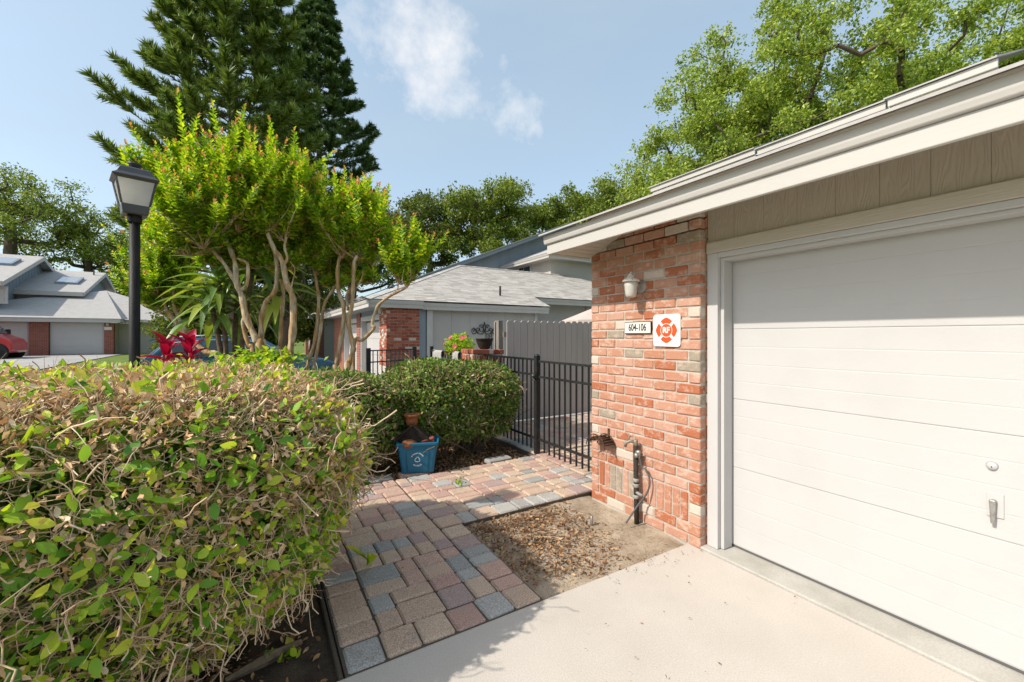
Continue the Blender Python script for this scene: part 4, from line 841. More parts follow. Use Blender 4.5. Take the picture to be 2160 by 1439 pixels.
MB().prism([(ga.x-.6, 19.8, ga.z-gs*.6-.02), (pk, 19.8, pz-.02), (pk, 19.8, pz+.17), (ga.x-.6, 19.8, ga.z-gs*.6+.17)], (0, 0.1, 0)).put('rake_board', M['bluegrey_shade'], nh)
MB().prism([(ga.x-.65, 19.75, ga.z-gs*.65+.172), (pk, 19.75, pz+.172), (pk, 19.75, pz+.215), (ga.x-.65, 19.75, ga.z-gs*.65+.215)], (0, 8, 0)).put('upper_roof', M['shingle_far'], nh)
MB().prism([(pk+.002, 19.75, pz+.172), (pk+5, 19.75, pz+.172-5*gs), (pk+5, 19.75, pz+.215-5*gs), (pk+.002, 19.75, pz+.215)], (0, 8, 0)).put('upper_roof', M['shingle_far'], nh)
# scroll ornament and small panel on its wall
oc = onY(1022, 698, NY+0.1)
orn = thing('scroll_ornament', 'black wrought iron scroll ornament on the grey neighbouring wall', 'wall ornament', (oc.x, NY+0.1, oc.z-0.15))
mb = MB()
def spiral(cx_, cz_, r_, a0, turns, s_=1, rr=0.011):
    k = 26; mb.tube([(oc.x+cx_+s_*r_*(1-0.75*i/k)*math.cos(a0+turns*2*math.pi*i/k), NY+0.10, oc.z+cz_+r_*(1-0.75*i/k)*math.sin(a0+turns*2*math.pi*i/k)) for i in range(k+1)], rr, 5)
for s_ in (1, -1):
    spiral(s_*0.34, -0.02, 0.105, math.pi/2, 1.3, -s_); spiral(s_*0.20, 0.03, 0.085, -math.pi/2, 1.2, s_); spiral(s_*0.10, 0.13, 0.07, 0, 1.1, s_); spiral(s_*0.06, 0.06, 0.12, math.pi, .55, -s_)
    mb.tube([(oc.x+s_*0.34, NY+0.10, oc.z+0.085), (oc.x+s_*0.22, NY+0.10, oc.z-0.09), (oc.x+s_*0.06, NY+0.10, oc.z-0.10), (oc.x-s_*0.05, NY+.10, oc.z+0.05), (oc.x, NY+.10, oc.z+0.27)], 0.012, 5)
mb.put('scrolls', M['iron'], orn)
tc_ = onY(1032, 722, NY+0.08); tp2 = thing('wall_trellis', 'small upright black scroll panel hung below the wall ornament', 'wall ornament', (tc_.x, NY+.1, tc_.z-0.2))
mb = MB(); w_, h_ = 0.10, 0.26
mb.tube([(tc_.x+a, NY+.1, tc_.z+b) for a, b in ((-w_, -h_), (w_, -h_), (w_, h_), (-w_, h_), (-w_, -h_))], 0.012, 4)
for q in range(3):
    k = 16; mb.tube([(tc_.x+0.055*(1-.7*i/k)*math.cos(i*.5), NY+.1, tc_.z-0.16+q*0.16+0.06*(1-.7*i/k)*math.sin(i*.5)) for i in range(k)], 0.008, 4)
mb.put('frame', M['iron'], tp2)
# small railing in front of it, umbrella in the courtyard
ra, rb = onY(777, 742, 9.75), onY(874, 738, 10.4)
r2_ = thing('iron_railing', 'short black iron railing in front of the neighbouring brick pier', 'railing', (ra.x, ra.y, 0))
fence_run(r2_, (ra.x, ra.y, 0), (rb.x, rb.y, 0), 0.1, 1.24, 0.125, (1.24, 0.98, 0.2))
for p_ in (ra, rb): MB().box((p_.x-.045, p_.y-.045, -.09), (p_.x+.045, p_.y+.045, 1.30)).put('post', M['iron'], r2_, bevel=.004)
uc = onY(1262, 655, 8.6); um = thing('patio_umbrella', 'pale pinkish patio umbrella showing just above the wooden fence', 'umbrella', (uc.x, 8.6, 0))
mb = MB(); ap = Vector((uc.x, 8.6, uc.z+0.12)); rim = [Vector((uc.x+1.0*math.cos(math.pi/4*k+.3), 8.6+1.0*math.sin(math.pi/4*k+.3), uc.z-0.28)) for k in range(8)]
mb.add([ap]+rim+[p-Vector((0, 0, .1)) for p in rim], [(0, 1+k, 1+(k+1) % 8) for k in range(8)]+[(1+k, 1+(k+1) % 8, 9+(k+1) % 8, 9+k) for k in range(8)]); mb.put('canopy', M['canvas'], um)
MB().tube([(uc.x, 8.6, -.08), (uc.x, 8.6, uc.z+.14)], 0.02, 8).put('pole', M['oldwood'], um)
for k in range(8): MB().tube([ap-Vector((0, 0, .03)), rim[k]-Vector((0, 0, .03))], 0.008, 4).put('rib', M['oldwood'], um)

# ------------------------------------------------------------------ far house across the lane
fhs = thing('far_house', 'distant grey house with two garage doors, brick piers and stepped gables', 'house', (-14, 43, 0.34)); FY = 40.0; G = gz(40)
def fx(px): return onY(px, 700, FY).x
xa, xb, xc, xd, xe = fx(61), fx(103), fx(220), fx(240), fx(340)
et = 2.50
for a, b in ((xa, xb), (xc, xd)): MB().box((a, FY-0.06, G-.1), (b, FY+0.3, et)).put('brick_pier', M['bricktex'], fhs)
for a, b in ((xa-2.85, xa-.03), (xb+.03, xc-.03)):
    gd = MB().box((a, FY+0.10, G-.05), (b, FY+0.16, et)).put('garage_door', M['white'], fhs)
    for q in range(4): MB().box((a+.06, FY+0.08, G+q*0.53), (b-.06, FY+0.099, G+q*0.53+0.522)).put('panel', M['white'], gd)
MB().box((xa-7.0, FY-.05, G-.1), (xa-2.88, FY+.3, et)).put('brick_pier', M['bricktex'], fhs)
fpz = onY(228, 693, FY-.07); MB().box((fpz.x-.2, FY-.09, fpz.z-.11), (fpz.x+.2, FY-.062, fpz.z+.11)).put('number_plate', M['plaque'], fhs)
fl2 = onY(227, 684, FY-.15); MB().lathe([(0, .1), (.08, .06), (.06, -.1), (0, -.12)], (fl2.x, FY-.16, fl2.z), 10).put('wall_lamp', M['glassw'], fhs)
MB().box((xd+.002, FY+1.2, G-.1), (fx(470), FY+1.5, et)).put('wall', M['lightwall'], fhs); MB().box((xd-.25, FY+.31, G-.1), (xd, FY+1.5, et)).put('side_wall', M['lightwall'], fhs)
for a, b in ((343, 364), (367, 394)):
    p, q = onY(a, 683, FY+1.18), onY(b, 716, FY+1.18); wn_ = MB().box((p.x, FY+1.14, q.z), (q.x, FY+1.19, p.z)).put('window', M['white'], fhs)
    MB().box((p.x+.12, FY+1.12, q.z+.1), (q.x-.12, FY+1.139, p.z-.12)).put('pane', M['glass'], wn_)
    for k in range(9): MB().box((p.x+.14, FY+1.10, q.z+.15+k*.13), (q.x-.14, FY+1.118, q.z+.19+k*.13)).put('blind_slat', M['greywall'], wn_)
ec = fx(257)
MB().box((xa-8, FY-.5, et), (ec, FY-.46, et+.27)).put('fascia', M['trim'], fhs); MB().box((ec-.04, FY-.459, et), (ec, FY+.7, et+.27)).put('fascia', M['trim'], fhs); MB().box((ec+.002, FY+.66, et), (fx(470), FY+.7, et+.25)).put('fascia', M['trim'], fhs)
MB().box((xa-8, FY-.459, et+.05), (fx(470), FY+1.2, et+.07)).put('soffit', M['greywall'], fhs)
apx = onY(224, 613, 44.6)
mb = MB(); lft = onY(-190, 668, FY-.55); e0 = (lft.x-2, FY-.55, et+.28); e1 = (ec+.1, FY-.55, et+.28); e2 = (ec+5.2, FY+.62, et+.28)
mb.add([e0, e1, tuple(apx), (ec+.12, FY+.62, et+.28), e2, (apx.x+1, 52, apx.z-.6), (lft.x-2, 52, et)], [(0, 1, 2), (1, 3, 4, 2), (2, 4, 5), (0, 2, 5, 6)]); mb.put('garage_roof', M['shingle_far'], fhs)
# mid gable
def gable(tagx, X1, X0, yr_, zr_, yf, zf, yb_, wallmat):
    zb_ = zr_-(yb_-yr_)*(zr_-zf)/(yr_-yf)
    mb = MB(); th = 0.18
    mb.prism([(X0, yf, zf), (X0, yr_, zr_), (X0, yb_, zb_), (X0, yb_, zb_+th), (X0, yr_, zr_+th), (X0, yf, zf+th)], (X1-X0, 0, 0)); mb.put('gable_roof', M['shingle_far'], fhs)
    mb = MB(); mb.prism([(X1+.003, yf-.02, zf-.12), (X1+.003, yr_, zr_-.12), (X1+.003, yb_, zb_-.12), (X1+.003, yb_, zb_+.17), (X1+.003, yr_, zr_+.17), (X1+.003, yf-.02, zf+.17)], (.05, 0, 0)); mb.put('rake_board', M['trim'], fhs)
    MB().box((X0, yf-.05, zf-.12), (X1, yf-.003, zf+.16)).put('fascia', M['trim'], fhs)
    n_ = 16; mb = MB()
    for k in range(n_):
        ya, yb2 = yf+.5+(yb_-yf-1)*k/n_, yf+.5+(yb_-yf-1)*(k+1)/n_-.03; zt_ = lambda y: zr_-abs(y-yr_)*(zr_-zf)/(yr_-yf)-.01
        MB().prism([(X1-.55, ya, 2.2), (X1-.55, yb2, 2.2), (X1-.55, yb2, zt_(yb2)), (X1-.55, ya, zt_(ya))], (.05, 0, 0)).put('siding_board', M['bluegrey_shade'], fhs)
    MB().box((X0, yf+.5, 2.0), (X1-.56, yf+.6, zf+.3)).put('front_wall', M['greywall'], fhs)
gable(0, -11.04, -17.5, 48.0, 6.7, 42.8, 4.6, 51.0, None)
gable(1, -14.05, -26.0, 46.0, 7.45, 39.9, 4.9, 48.5, None)
p, q = onY(-20, 603, 40.37), onY(17, 641, 40.37); fw_ = MB().box((p.x, 40.30, q.z), (q.x, 40.39, p.z)).put('window', M['white'], fhs); MB().box((p.x+.15, 40.28, q.z+.12), (q.x-.35, 40.299, p.z-.15)).put('pane', M['glass'], fhs if False else fw_); MB().box((q.x-.32, 40.28, q.z+.12), (q.x-.15, 40.299, p.z-.15)).put('curtain', M['trim'], fw_)
sk = onY(147, 595, 45.2); dsk = 0.41
def skl(cx_, cy_, w_, d_, z_):
    pr_ = [(cx_-w_, cy_-d_, z_-d_*dsk), (cx_+w_, cy_-d_, z_-d_*dsk), (cx_+w_, cy_+d_, z_+d_*dsk), (cx_-w_, cy_+d_, z_+d_*dsk)]
    f_ = MB().prism(pr_, (0, 0, .16)).put('skylight', M['bluegrey_shade'], fhs); MB().prism([(a*.86+cx_*.14, b*.86+cy_*.14, c*.86+z_*.14+.161) for a, b, c in pr_], (0, 0, .01)).put('pane', M['chrome'], f_)
skl(sk.x, 45.2, .62, .72, 4.6+.18+(45.2-42.8)*(2.1/5.2)); 
s2 = onY(0, 542, 43.6); skl(s2.x, 43.9, .7, .7, 4.9+.18+(43.9-39.9)*(2.55/6.1))
pv = onY(198, 587, 47.2); MB().tube([(pv.x, 47.2, 6.2), (pv.x, 47.2, 7.0)], .05, 6).put('vent_pipe', M['bark_brown'], fhs)

# ------------------------------------------------------------------ vehicles
def wheel(parent, c, r, wdt, side):
    wr = MB().lathe([(r*.62, -wdt/2), (r*.93, -wdt/2), (r, -wdt*.32), (r, wdt*.32), (r*.93, wdt/2), (r*.62, wdt/2)], c, 28, (0, 1, 0)).put('wheel', M['tyre'], parent)
    mb = MB(); mb.lathe([(0, .0), (r*.18, .0), (r*.2, -.02), (r*.6, -.03), (r*.63, .0), (r*.63, -.12)], Vector(c)+Vector((0, side*wdt*.45, 0)), 24, (0, side, 0)); mb.put('rim', M['chrome'], wr)
def carbody(parent, m, low, high, ylow, yhigh, yc, name='body', bev=0.04):
    """side profile polygon (x,z) swept across the width, narrower towards the roof"""
    pts = low; n_ = len(pts); zmin = min(p[1] for p in pts); zmax = max(p[1] for p in pts)
    def hw(z_): t = max(0, (z_-high)/(zmax-high)); return ylow+(yhigh-ylow)*t
    vs = [(x_, yc-hw(z_), z_) for x_, z_ in pts]+[(x_, yc+hw(z_), z_) for x_, z_ in pts]
    fs = [tuple(range(n_)), tuple(range(n_, 2*n_))[::-1]]+[(i, (i+1) % n_, n_+(i+1) % n_, n_+i) for i in range(n_)]
    return MB().add(vs, fs).put(name, m, parent, bevel=bev)
sx0, sy0 = -2.45, 13.6; sg = gz(13.6)-.05
suv = thing('parked_car', 'blue estate car with rear spoiler parked behind the flower bed', 'car', (sx0+2.2, sy0, sg))
def sp_(a, z_): return (sx0+a, sg+z_)
pf = [(0.05, .35), (0.0, .62), (.04, .92), (.10, 1.02), (.55, 1.50), (.75, 1.56), (1.4, 1.60), (2.1, 1.585), (2.6, 1.52), (3.25, 1.10), (4.0, 1.0), (4.38, .86), (4.45, .60), (4.40, .32)]
carbody(suv, M['carblue'], [sp_(*p) for p in pf], sg+.98, .89, .63, sy0, bev=.05)
for s_ in (-1, 1):
    yy = lambda z_: sy0+s_*(.89+(.63-.89)*max(0, (z_-.98)/(.62))+.006)
    for gl in (((.50, 1.10), (.74, 1.43), (1.25, 1.49), (1.25, 1.10)), ((1.32, 1.10), (1.32, 1.49), (2.0, 1.48), (2.05, 1.10)), ((2.12, 1.10), (2.08, 1.47), (2.5, 1.42), (3.0, 1.12))):
        MB().add([(sx0+a, yy(z_), sg+z_) for a, z_ in gl], [(0, 1, 2, 3)]).put('side_window', M['glass'], suv)
    ch = [(.46, 1.08), (.72, 1.46), (1.3, 1.525), (2.05, 1.51), (2.55, 1.45), (3.08, 1.10)]
    MB().tube([(sx0+a, yy(z_), sg+z_) for a, z_ in ch], .012, 5).put('window_trim', M['chrome'], suv)
    MB().tube([(sx0+a, sy0+s_*.60, sg+z_) for a, z_ in ((.8, 1.60), (1.4, 1.645), (2.3, 1.60))], .016, 5).put('roof_rail', M['chrome'], suv)
    for a in (.85, 3.55): wheel(suv, (sx0+a, sy0+s_*.80, sg+.335), .335, .22, s_)
    MB().box((sx0+.0, sy0+s_*.55, sg+.85), (sx0+.13, sy0+s_*.86, sg+1.0)).put('tail_lamp', M['lampred'], suv, bevel=.02)
    MB().box((sx0+2.75, sy0+s_*.90, sg+1.05), (sx0+2.95, sy0+s_*1.08, sg+1.18)).put('mirror', M['carblue'], suv, bevel=.03)
MB().prism([(sx0+.18, sy0-.60, sg+1.535), (sx0+.80, sy0-.60, sg+1.60), (sx0+.80, sy0-.60, sg+1.57), (sx0+.24, sy0-.60, sg+1.50)], (0, 1.2, 0)).put('spoiler', M['carblue'], suv, bevel=.008)
MB().add([(sx0+.16, sy0-.58, sg+1.10), (sx0+.16, sy0+.58, sg+1.10), (sx0+.49, sy0+.53, sg+1.46), (sx0+.49, sy0-.53, sg+1.46)], [(0, 1, 2, 3)]).put('rear_window', M['glass'], suv)
MB().add([(sx0+2.72, sy0-.56, sg+1.46), (sx0+2.72, sy0+.56, sg+1.46), (sx0+3.26, sy0+.70, sg+1.115), (sx0+3.26, sy0-.70, sg+1.115)], [(0, 1, 2, 3)]).put('windscreen', M['glass'], suv)
vy = 36.6; vg = gz(vy)-.05; vf = onY(46, 720, vy-1.0).x-0.40
van = thing('delivery_van', 'red high roofed van parked before the far garage at the left edge', 'van', (vf-2.7, vy, vg))
pv_ = [(-5.3, .35), (-5.35, 2.35), (-5.2, 2.46), (-1.9, 2.48), (-1.55, 2.38), (-1.30, 2.2), (-.75, 1.42), (-.15, 1.12), (0, .9), (0.02, .45), (-.1, .32)]
carbody(van, M['vanred'], [(vf+a, vg+z_) for a, z_ in pv_], vg+1.1, 1.0, .88, vy, bev=.07)
for s_ in (-1, 1):
    yv = lambda z_: vy+s_*(1.0-.12*max(0, (z_-1.1)/1.38)+.012)
    MB().add([(vf+a, yv(z_), vg+z_) for a, z_ in ((-1.75, 1.42), (-1.75, 2.0), (-1.42, 2.02), (-1.0, 1.42))], [(0, 1, 2, 3)]).put('side_window', M['glass'], van)
    MB().box((vf-5.2, vy+s_*1.0, vg+.42), (vf-.9, vy+s_*1.03, vg+.58)).put('sill_guard', M['plastic'], van)
    MB().lathe([(.40, -.02), (.52, -.02), (.52, .02), (.40, .02)], (vf-.62, vy+s_*1.0, vg+.38), 24, (0, 1, 0)).put('wheel_arch', M['plastic'], van)
    for a in (-.62, -4.4): wheel(van, (vf+a, vy+s_*.90, vg+.36), .36, .24, s_)
    MB().box((vf-.98, vy+s_*1.02, vg+1.38), (vf-.80, vy+s_*1.28, vg+1.72)).put('mirror', M['plastic'], van, bevel=.04)
    for a in (-1.95, -1.55): MB().box((vf+a, vy+s_*1.0, vg+1.12), (vf+a+.13, vy+s_*1.03, vg+1.26)).put('door_handle', M['plastic'], van, bevel=.02)
MB().add([(vf-1.24, vy-.78, vg+2.14), (vf-1.24, vy+.78, vg+2.14), (vf-.74, vy+.88, vg+1.44), (vf-.74, vy-.88, vg+1.44)], [(0, 1, 2, 3)]).put('windscreen', M['glass'], van)

# ------------------------------------------------------------------ clipped hedges
def hedge(name, label, cx, cy, a, b, top, zb, m, nleaf, ntwig, ndry, lsize, big=0, twigtop=0, dens_front=1.0):
    root = thing(name, label, 'hedge', (cx, cy, 0)); e = 4.0; ins0 = 0.36*min(1, b); zs_ = top*0.80
    def inset(z_): return ins0*np.clip(1-z_/(0.58*top), 0, 1)**2
    def bump(x, y): return 0.022*np.sin(x*5.1+1)*np.sin(y*4.3)+0.014*np.sin(x*13+y*7)
    def side(n_):
        th = rng.uniform(0, 2*np.pi, n_*3); c, s = np.cos(th), np.sin(th)
        keep = (-s*0.9+c*0.45+rng.uniform(-.25, .75, n_*3)) > 0; th = th[keep][:n_]; c, s = np.cos(th), np.sin(th); k = len(th)
        r_ = (np.abs(c)**e+np.abs(s)**e)**(-1/e); z_ = zb+(zs_-zb)*rng.random(k)**0.85; f = 1-inset(z_)/min(a, b)*1.0
        x = cx+a*c*r_*f; y = cy+b*s*r_*f; x += 0.03*np.sin(z_*9+y*5); y += 0.03*np.sin(z_*8+x*6)
        nr = np.stack([np.sign(c)*np.abs(c)**(e-1)/a, np.sign(s)*np.abs(s)**(e-1)/b, 0.12*np.ones(k)], 1); nr /= np.linalg.norm(nr, axis=1, keepdims=True)
        return np.stack([x, y, z_], 1), nr
    def topp(n_):
        u = rng.uniform(-1, 1, (n_*2, 2)); r_ = (np.abs(u[:, 0])**e+np.abs(u[:, 1])**e)**(1/e); u = u[r_ < 1][:n_]; r_ = r_[r_ < 1][:n_]
        d = (1-r_)*min(a, b); t = np.clip(1-d/0.26, 0, 1); z_ = top-(top-zs_)*t**2.2
        x = cx+a*u[:, 0]; y = cy+b*u[:, 1]; z_ = z_+bump(x, y)*(1-t)
        nr = np.stack([u[:, 0]*t*1.5, u[:, 1]*t*1.5, 0.25+1-t], 1); nr /= np.linalg.norm(nr, axis=1, keepdims=True); return np.stack([x, y, z_], 1), nr
    area_t = a*b*4*.9; area_s = 2*(a+b)*zs_*.75; ft = area_t/(area_t+area_s)
    def surf(n_):
        p1, n1 = topp(int(n_*ft)); p2, n2 = side(n_-int(n_*ft)); return np.concatenate([p1, p2]), np.concatenate([n1, n2])
    # leaves on the surface and some way in
    P, Nn = surf(nleaf)
    if big: kp = (Nn[:, 2] < .6) | (rng.random(len(P)) < .5); P, Nn = P[kp], Nn[kp]
    P = P-Nn*(rng.random((len(P), 1))**1.7)*0.20+Nn*rng.uniform(0, .05, (len(P), 1))
    D = unit(len(P))+Nn*0.45; LN = Nn*0.8+unit(len(P))*0.9+np.array([0, 0, .35]); sz = lsize*rng.uniform(.55, 1.35, len(P))
    if big:
        dist = np.linalg.norm(P-np.array([0, 0, EYE]), axis=1); vis = (sz/dist); ok = np.where(P[:, 1] > 1.7)[0]
        idx = ok[np.argsort(-vis[ok])[:big]]; mask_ = np.ones(len(P), bool); mask_[idx] = False
        vars_ = []
        for q in range(6):
            wv = random.uniform(.46, .62)/2; mb = MB(); rows = [(0, .02), (.14, .55), (.36, .95), (.60, .92), (.82, .55), (1, .02)]
            vs = []; bend = random.uniform(-.12, .22); fold = random.uniform(.1, .3)
            for t, hw in rows:
                for s_ in (-1, 0, 1): vs.append((s_*wv*hw+.02*math.sin(t*3), t, bend*t*t*(-1)+abs(s_)*hw*wv*fold+random.uniform(-.012, .012)))
            mb.add(vs, [(i*3+j, i*3+j+1, (i+1)*3+j+1, (i+1)*3+j) for i in range(5) for j in range(2)], True); me = mb.mesh('leaf'); me.materials.append(M['hleaf_big']); vars_.append(me)
        Rm = frames(D[idx], LN[idx])
        for i, k in enumerate(idx):
            o = put('leaf', random.choice(vars_), root); o.matrix_basis = Matrix.Translation(Vector(P[k])) @ Matrix(Rm[i].tolist()).to_4x4() @ Matrix.Scale(sz[k]*1.12, 4)
        P, D, LN, sz = P[mask_], D[mask_], LN[mask_], sz[mask_]
    V, T = scatter(P, frames(D, LN), sz, *OVAL); put('leaves', npmesh('leaves', V, T, m), root, kind='stuff')
    if ndry:
        P, Nn = surf(ndry); n_ = len(P); keep = (P[:, 2] > top*.60) | (rng.random(n_) < .25); P, Nn = P[keep], Nn[keep]; n_ = len(P)
        P = P-Nn*rng.uniform(-.03, .05, (n_, 1)); V, T = scatter(P, frames(unit(n_)+Nn*.3, Nn+unit(n_)), rng.uniform(.018, .05, n_), *CURL); put('dry_leaves', npmesh('dry_leaves', V, T, M['dry']), root, kind='stuff')
    # woody stems from the soil
    segs = []; ends = []
    for q in range(int(7+9*a)):
        x = cx+rng.uniform(-.72, .72)*a; y = cy+rng.uniform(-.6, .5)*b
        for w_ in range(3):
            p = np.array([x+rng.normal()*.03, y+rng.normal()*.03, -.06]); pts = [p.copy()]; d = np.array([rng.normal()*.5, rng.normal()*.5-.15, 1.0])
            for k in range(6): d = d+np.array([rng.normal()*.28, rng.normal()*.28, 0]); d /= np.linalg.norm(d); p = p+d*top*.14; pts.append(p.copy()); ends.append(p.copy())
            r0 = rng.uniform(.008, .018); segs.append((pts, np.linspace(r0, r0*.35, len(pts))))
    V, T = bulk_tubes(segs, 6); put('stems', npmesh('stems', V, T, M['stem'], True), root, kind='stuff')
    ends = np.array(ends)
    # forking twigs reaching the clipped surface
    segs = []; P, Nn = side(int(ntwig*.62)); P2, N2 = topp(int(ntwig*.38)); P = np.concatenate([P, P2]); Nn = np.concatenate([Nn, N2])
    for p, n_ in zip(P, Nn):
        st = rng.uniform(.022, .05); d = n_*.8+rng.normal(size=3)*.75+np.array([0, 0, .2]); d /= np.linalg.norm(d); q0 = p+n_*rng.uniform(-.07, .012 if n_[2] < .5 else -.02); pts = [q0]; r0 = rng.uniform(.0012, .0032); k_ = int(rng.integers(4, 7))
        for k in range(k_): d = d+rng.normal(size=3)*.42; d /= np.linalg.norm(d); pts.append(pts[-1]-d*st)
        segs.append((pts, np.linspace(r0*.6, r0*1.5, len(pts))))
        for k in (1, 2, 3):
            if rng.random() < .6: e_ = d*.5+n_*.5+rng.normal(size=3)*.6; segs.append(([pts[k], pts[k]+e_*st*.8, pts[k]+(e_+rng.normal(size=3)*.4)*st*1.5], [r0*.8, r0*.6, r0*.4]))
    if twigtop:
        P, Nn = topp(twigtop)
        for p, n_ in zip(P, Nn):
            d = n_*.8+rng.normal(size=3)*.5; L_ = rng.uniform(.02, .08); r0 = rng.uniform(.0013, .003); segs.append(([p-d*L_, p-d*L_*.4+rng.normal(size=3)*.006, p+d*.012], [r0*1.2, r0, r0*.8]))
    V, T = bulk_tubes(segs, 4); put('twigs', npmesh('twigs', V, T, M['twig'], True), root, kind='stuff')
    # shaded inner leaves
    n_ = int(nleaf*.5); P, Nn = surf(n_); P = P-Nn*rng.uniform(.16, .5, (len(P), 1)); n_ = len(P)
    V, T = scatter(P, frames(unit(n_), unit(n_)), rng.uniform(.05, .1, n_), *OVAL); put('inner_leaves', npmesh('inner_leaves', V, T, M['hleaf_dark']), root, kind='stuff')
    return root
hedge('clipped_hedge', 'large clipped hedge with bare twigs and yellow green leaves in the left foreground', -1.62, 3.02, 2.11, 1.12, 1.335, 0.05, M['hleaf'], 33000, 10000, 30000, 0.049, big=300, twigtop=24000)
hedge('clipped_hedge', 'low dark hedge behind the blue bin and below the crepe myrtle trunks', 0.38, 5.15, 1.05, 0.42, 1.13, 0.10, M['hleaf_dark'], 10000, 900, 1300, 0.052, twigtop=1500)
hedge('clipped_hedge', 'rounded green bush beside the iron gate', 2.24, 5.42, 0.92, 0.55, 1.19, 0.22, M['hleaf_dark'], 14000, 800, 900, 0.05, twigtop=1200)

# litter on the beds -------------------------------------------------
def litter(name, label, pts, s0, s1, m=None, shape=None, z=0.0):
    n_ = len(pts); P = np.column_stack([pts, np.full(n_, z)+rng.uniform(0, .012, n_)]); D = unit(n_)*np.array([1, 1, .25]); Nn = np.array([0, 0, 1.0])+unit(n_)*.35
    V, T = scatter(P, frames(D, Nn), rng.uniform(s0, s1, n_), *(shape or CURL)); return put(name, npmesh(name, V, T, m or M['chip']), None, label=label, cat='mulch', kind='stuff')
q = np.concatenate([rng.uniform([1.48, 2.1], [2.75, 3.22], (4600, 2))]); q = q[(q[:, 0] < 2.25+.35*rng.random(len(q))) & (((np.abs(q[:, 0]-2.0)+np.abs(q[:, 1]-3.0)*.8) < rng.uniform(.3, 1.0, len(q))) | ((q[:, 0] < 1.9) & (rng.random(len(q)) < .75) & (q[:, 1] > 2.25)))]
litter('mulch_litter', 'brown wood chips and dead leaves on the dirt beside the brick wall', q, .012, .040, z=-0.026)
q = rng.uniform([1.45, 2.08], [2.76, 3.2], (2600, 2)); litter('pebble_litter', 'small stones and crumbs in the sandy dirt', q, .005, .018, M['sand'], z=-0.026)
q = np.concatenate([rng.uniform([0.2, 4.64], [3.05, 6.2], (9000, 2)), rng.uniform([-.6, 2.1], [0.28, 3.4], (2600, 2)), rng.uniform([-2.4, 2.1], [-.6, 2.9], (3000, 2))]); q = q[~((q[:, 0] > -.15) & (q[:, 1] < 3.4) & (rng.random(len(q)) < .8))]
litter('bed_litter', 'dead leaves and bark chips under the hedges', q, .015, .05, z=-0.038)
q = np.concatenate([rng.uniform([.4, 2.1], [1.4, 4.5], (40, 2)), rng.normal([2.35, 2.0], [.25, .06], (90, 2)), rng.uniform([1.2, 1.2], [2.75, 2.0], (25, 2))]); litter('driveway_litter', 'scattered crumbs and leaf bits on the path and driveway', q, .006, .018, z=0.004)
def smallplant(pos, n_, s_, m, label, nm='weed'):
    r0 = thing(nm, label, 'weed', pos); P = np.repeat(np.array(pos)[None], n_, 0)+rng.normal(size=(n_, 3))*np.array([.03, .03, .01])+np.array([0, 0, .015]); leafobj('leaves', P, unit(n_)*np.array([1, 1, .5])+[0, 0, .7], unit(n_)+[0, 0, 1], rng.uniform(.6, 1.2, n_)*s_, m, r0); 
    V, T = bulk_tubes([([pos, p_], [.002, .001]) for p_ in P[:6]]); put('stalk', npmesh('stalk', V, T, M['stem']), r0)
g1 = at(968, 1022, 4.45); smallplant((g1.x, g1.y, .006), 26, .03, M['cleaf'], 'tiny green weed in a joint of the pavers')
g2 = at(600, 1370, 2.10); smallplant((g2.x, g2.y, -.04), 16, .06, M['hleaf'], 'seedling with round leaves on the dark soil beside the path', 'seedling')
bl = at(770, 1190, 2.85); mb = MB()
for q_ in range(5): mb.add([(bl.x+q_*.012, bl.y-.01, .02), (bl.x+q_*.012+.006, bl.y-.01, .02), (bl.x+.03-q_*.03, bl.y-.05, .12+.02*q_), (bl.x+.05-q_*.05, bl.y-.14, .13+.03*q_)], [(0, 1, 2), (1, 3, 2)])
mb.put('grass_blades', M['cleaf'], None, label='long grass blades sprouting at the left side of the paver path', cat='grass')
lg = at(560, 1392, 2.03); MB().tube([(lg.x-.16, lg.y+.0, -.02), (lg.x, lg.y+.03, -.005), (lg.x+.16, lg.y+.09, -.02)], [.014, .03, .02], 5, smooth=False).put('wood_chunk', M['stem'], None, label='split piece of old wood on the soil below the hedge', cat='wood')

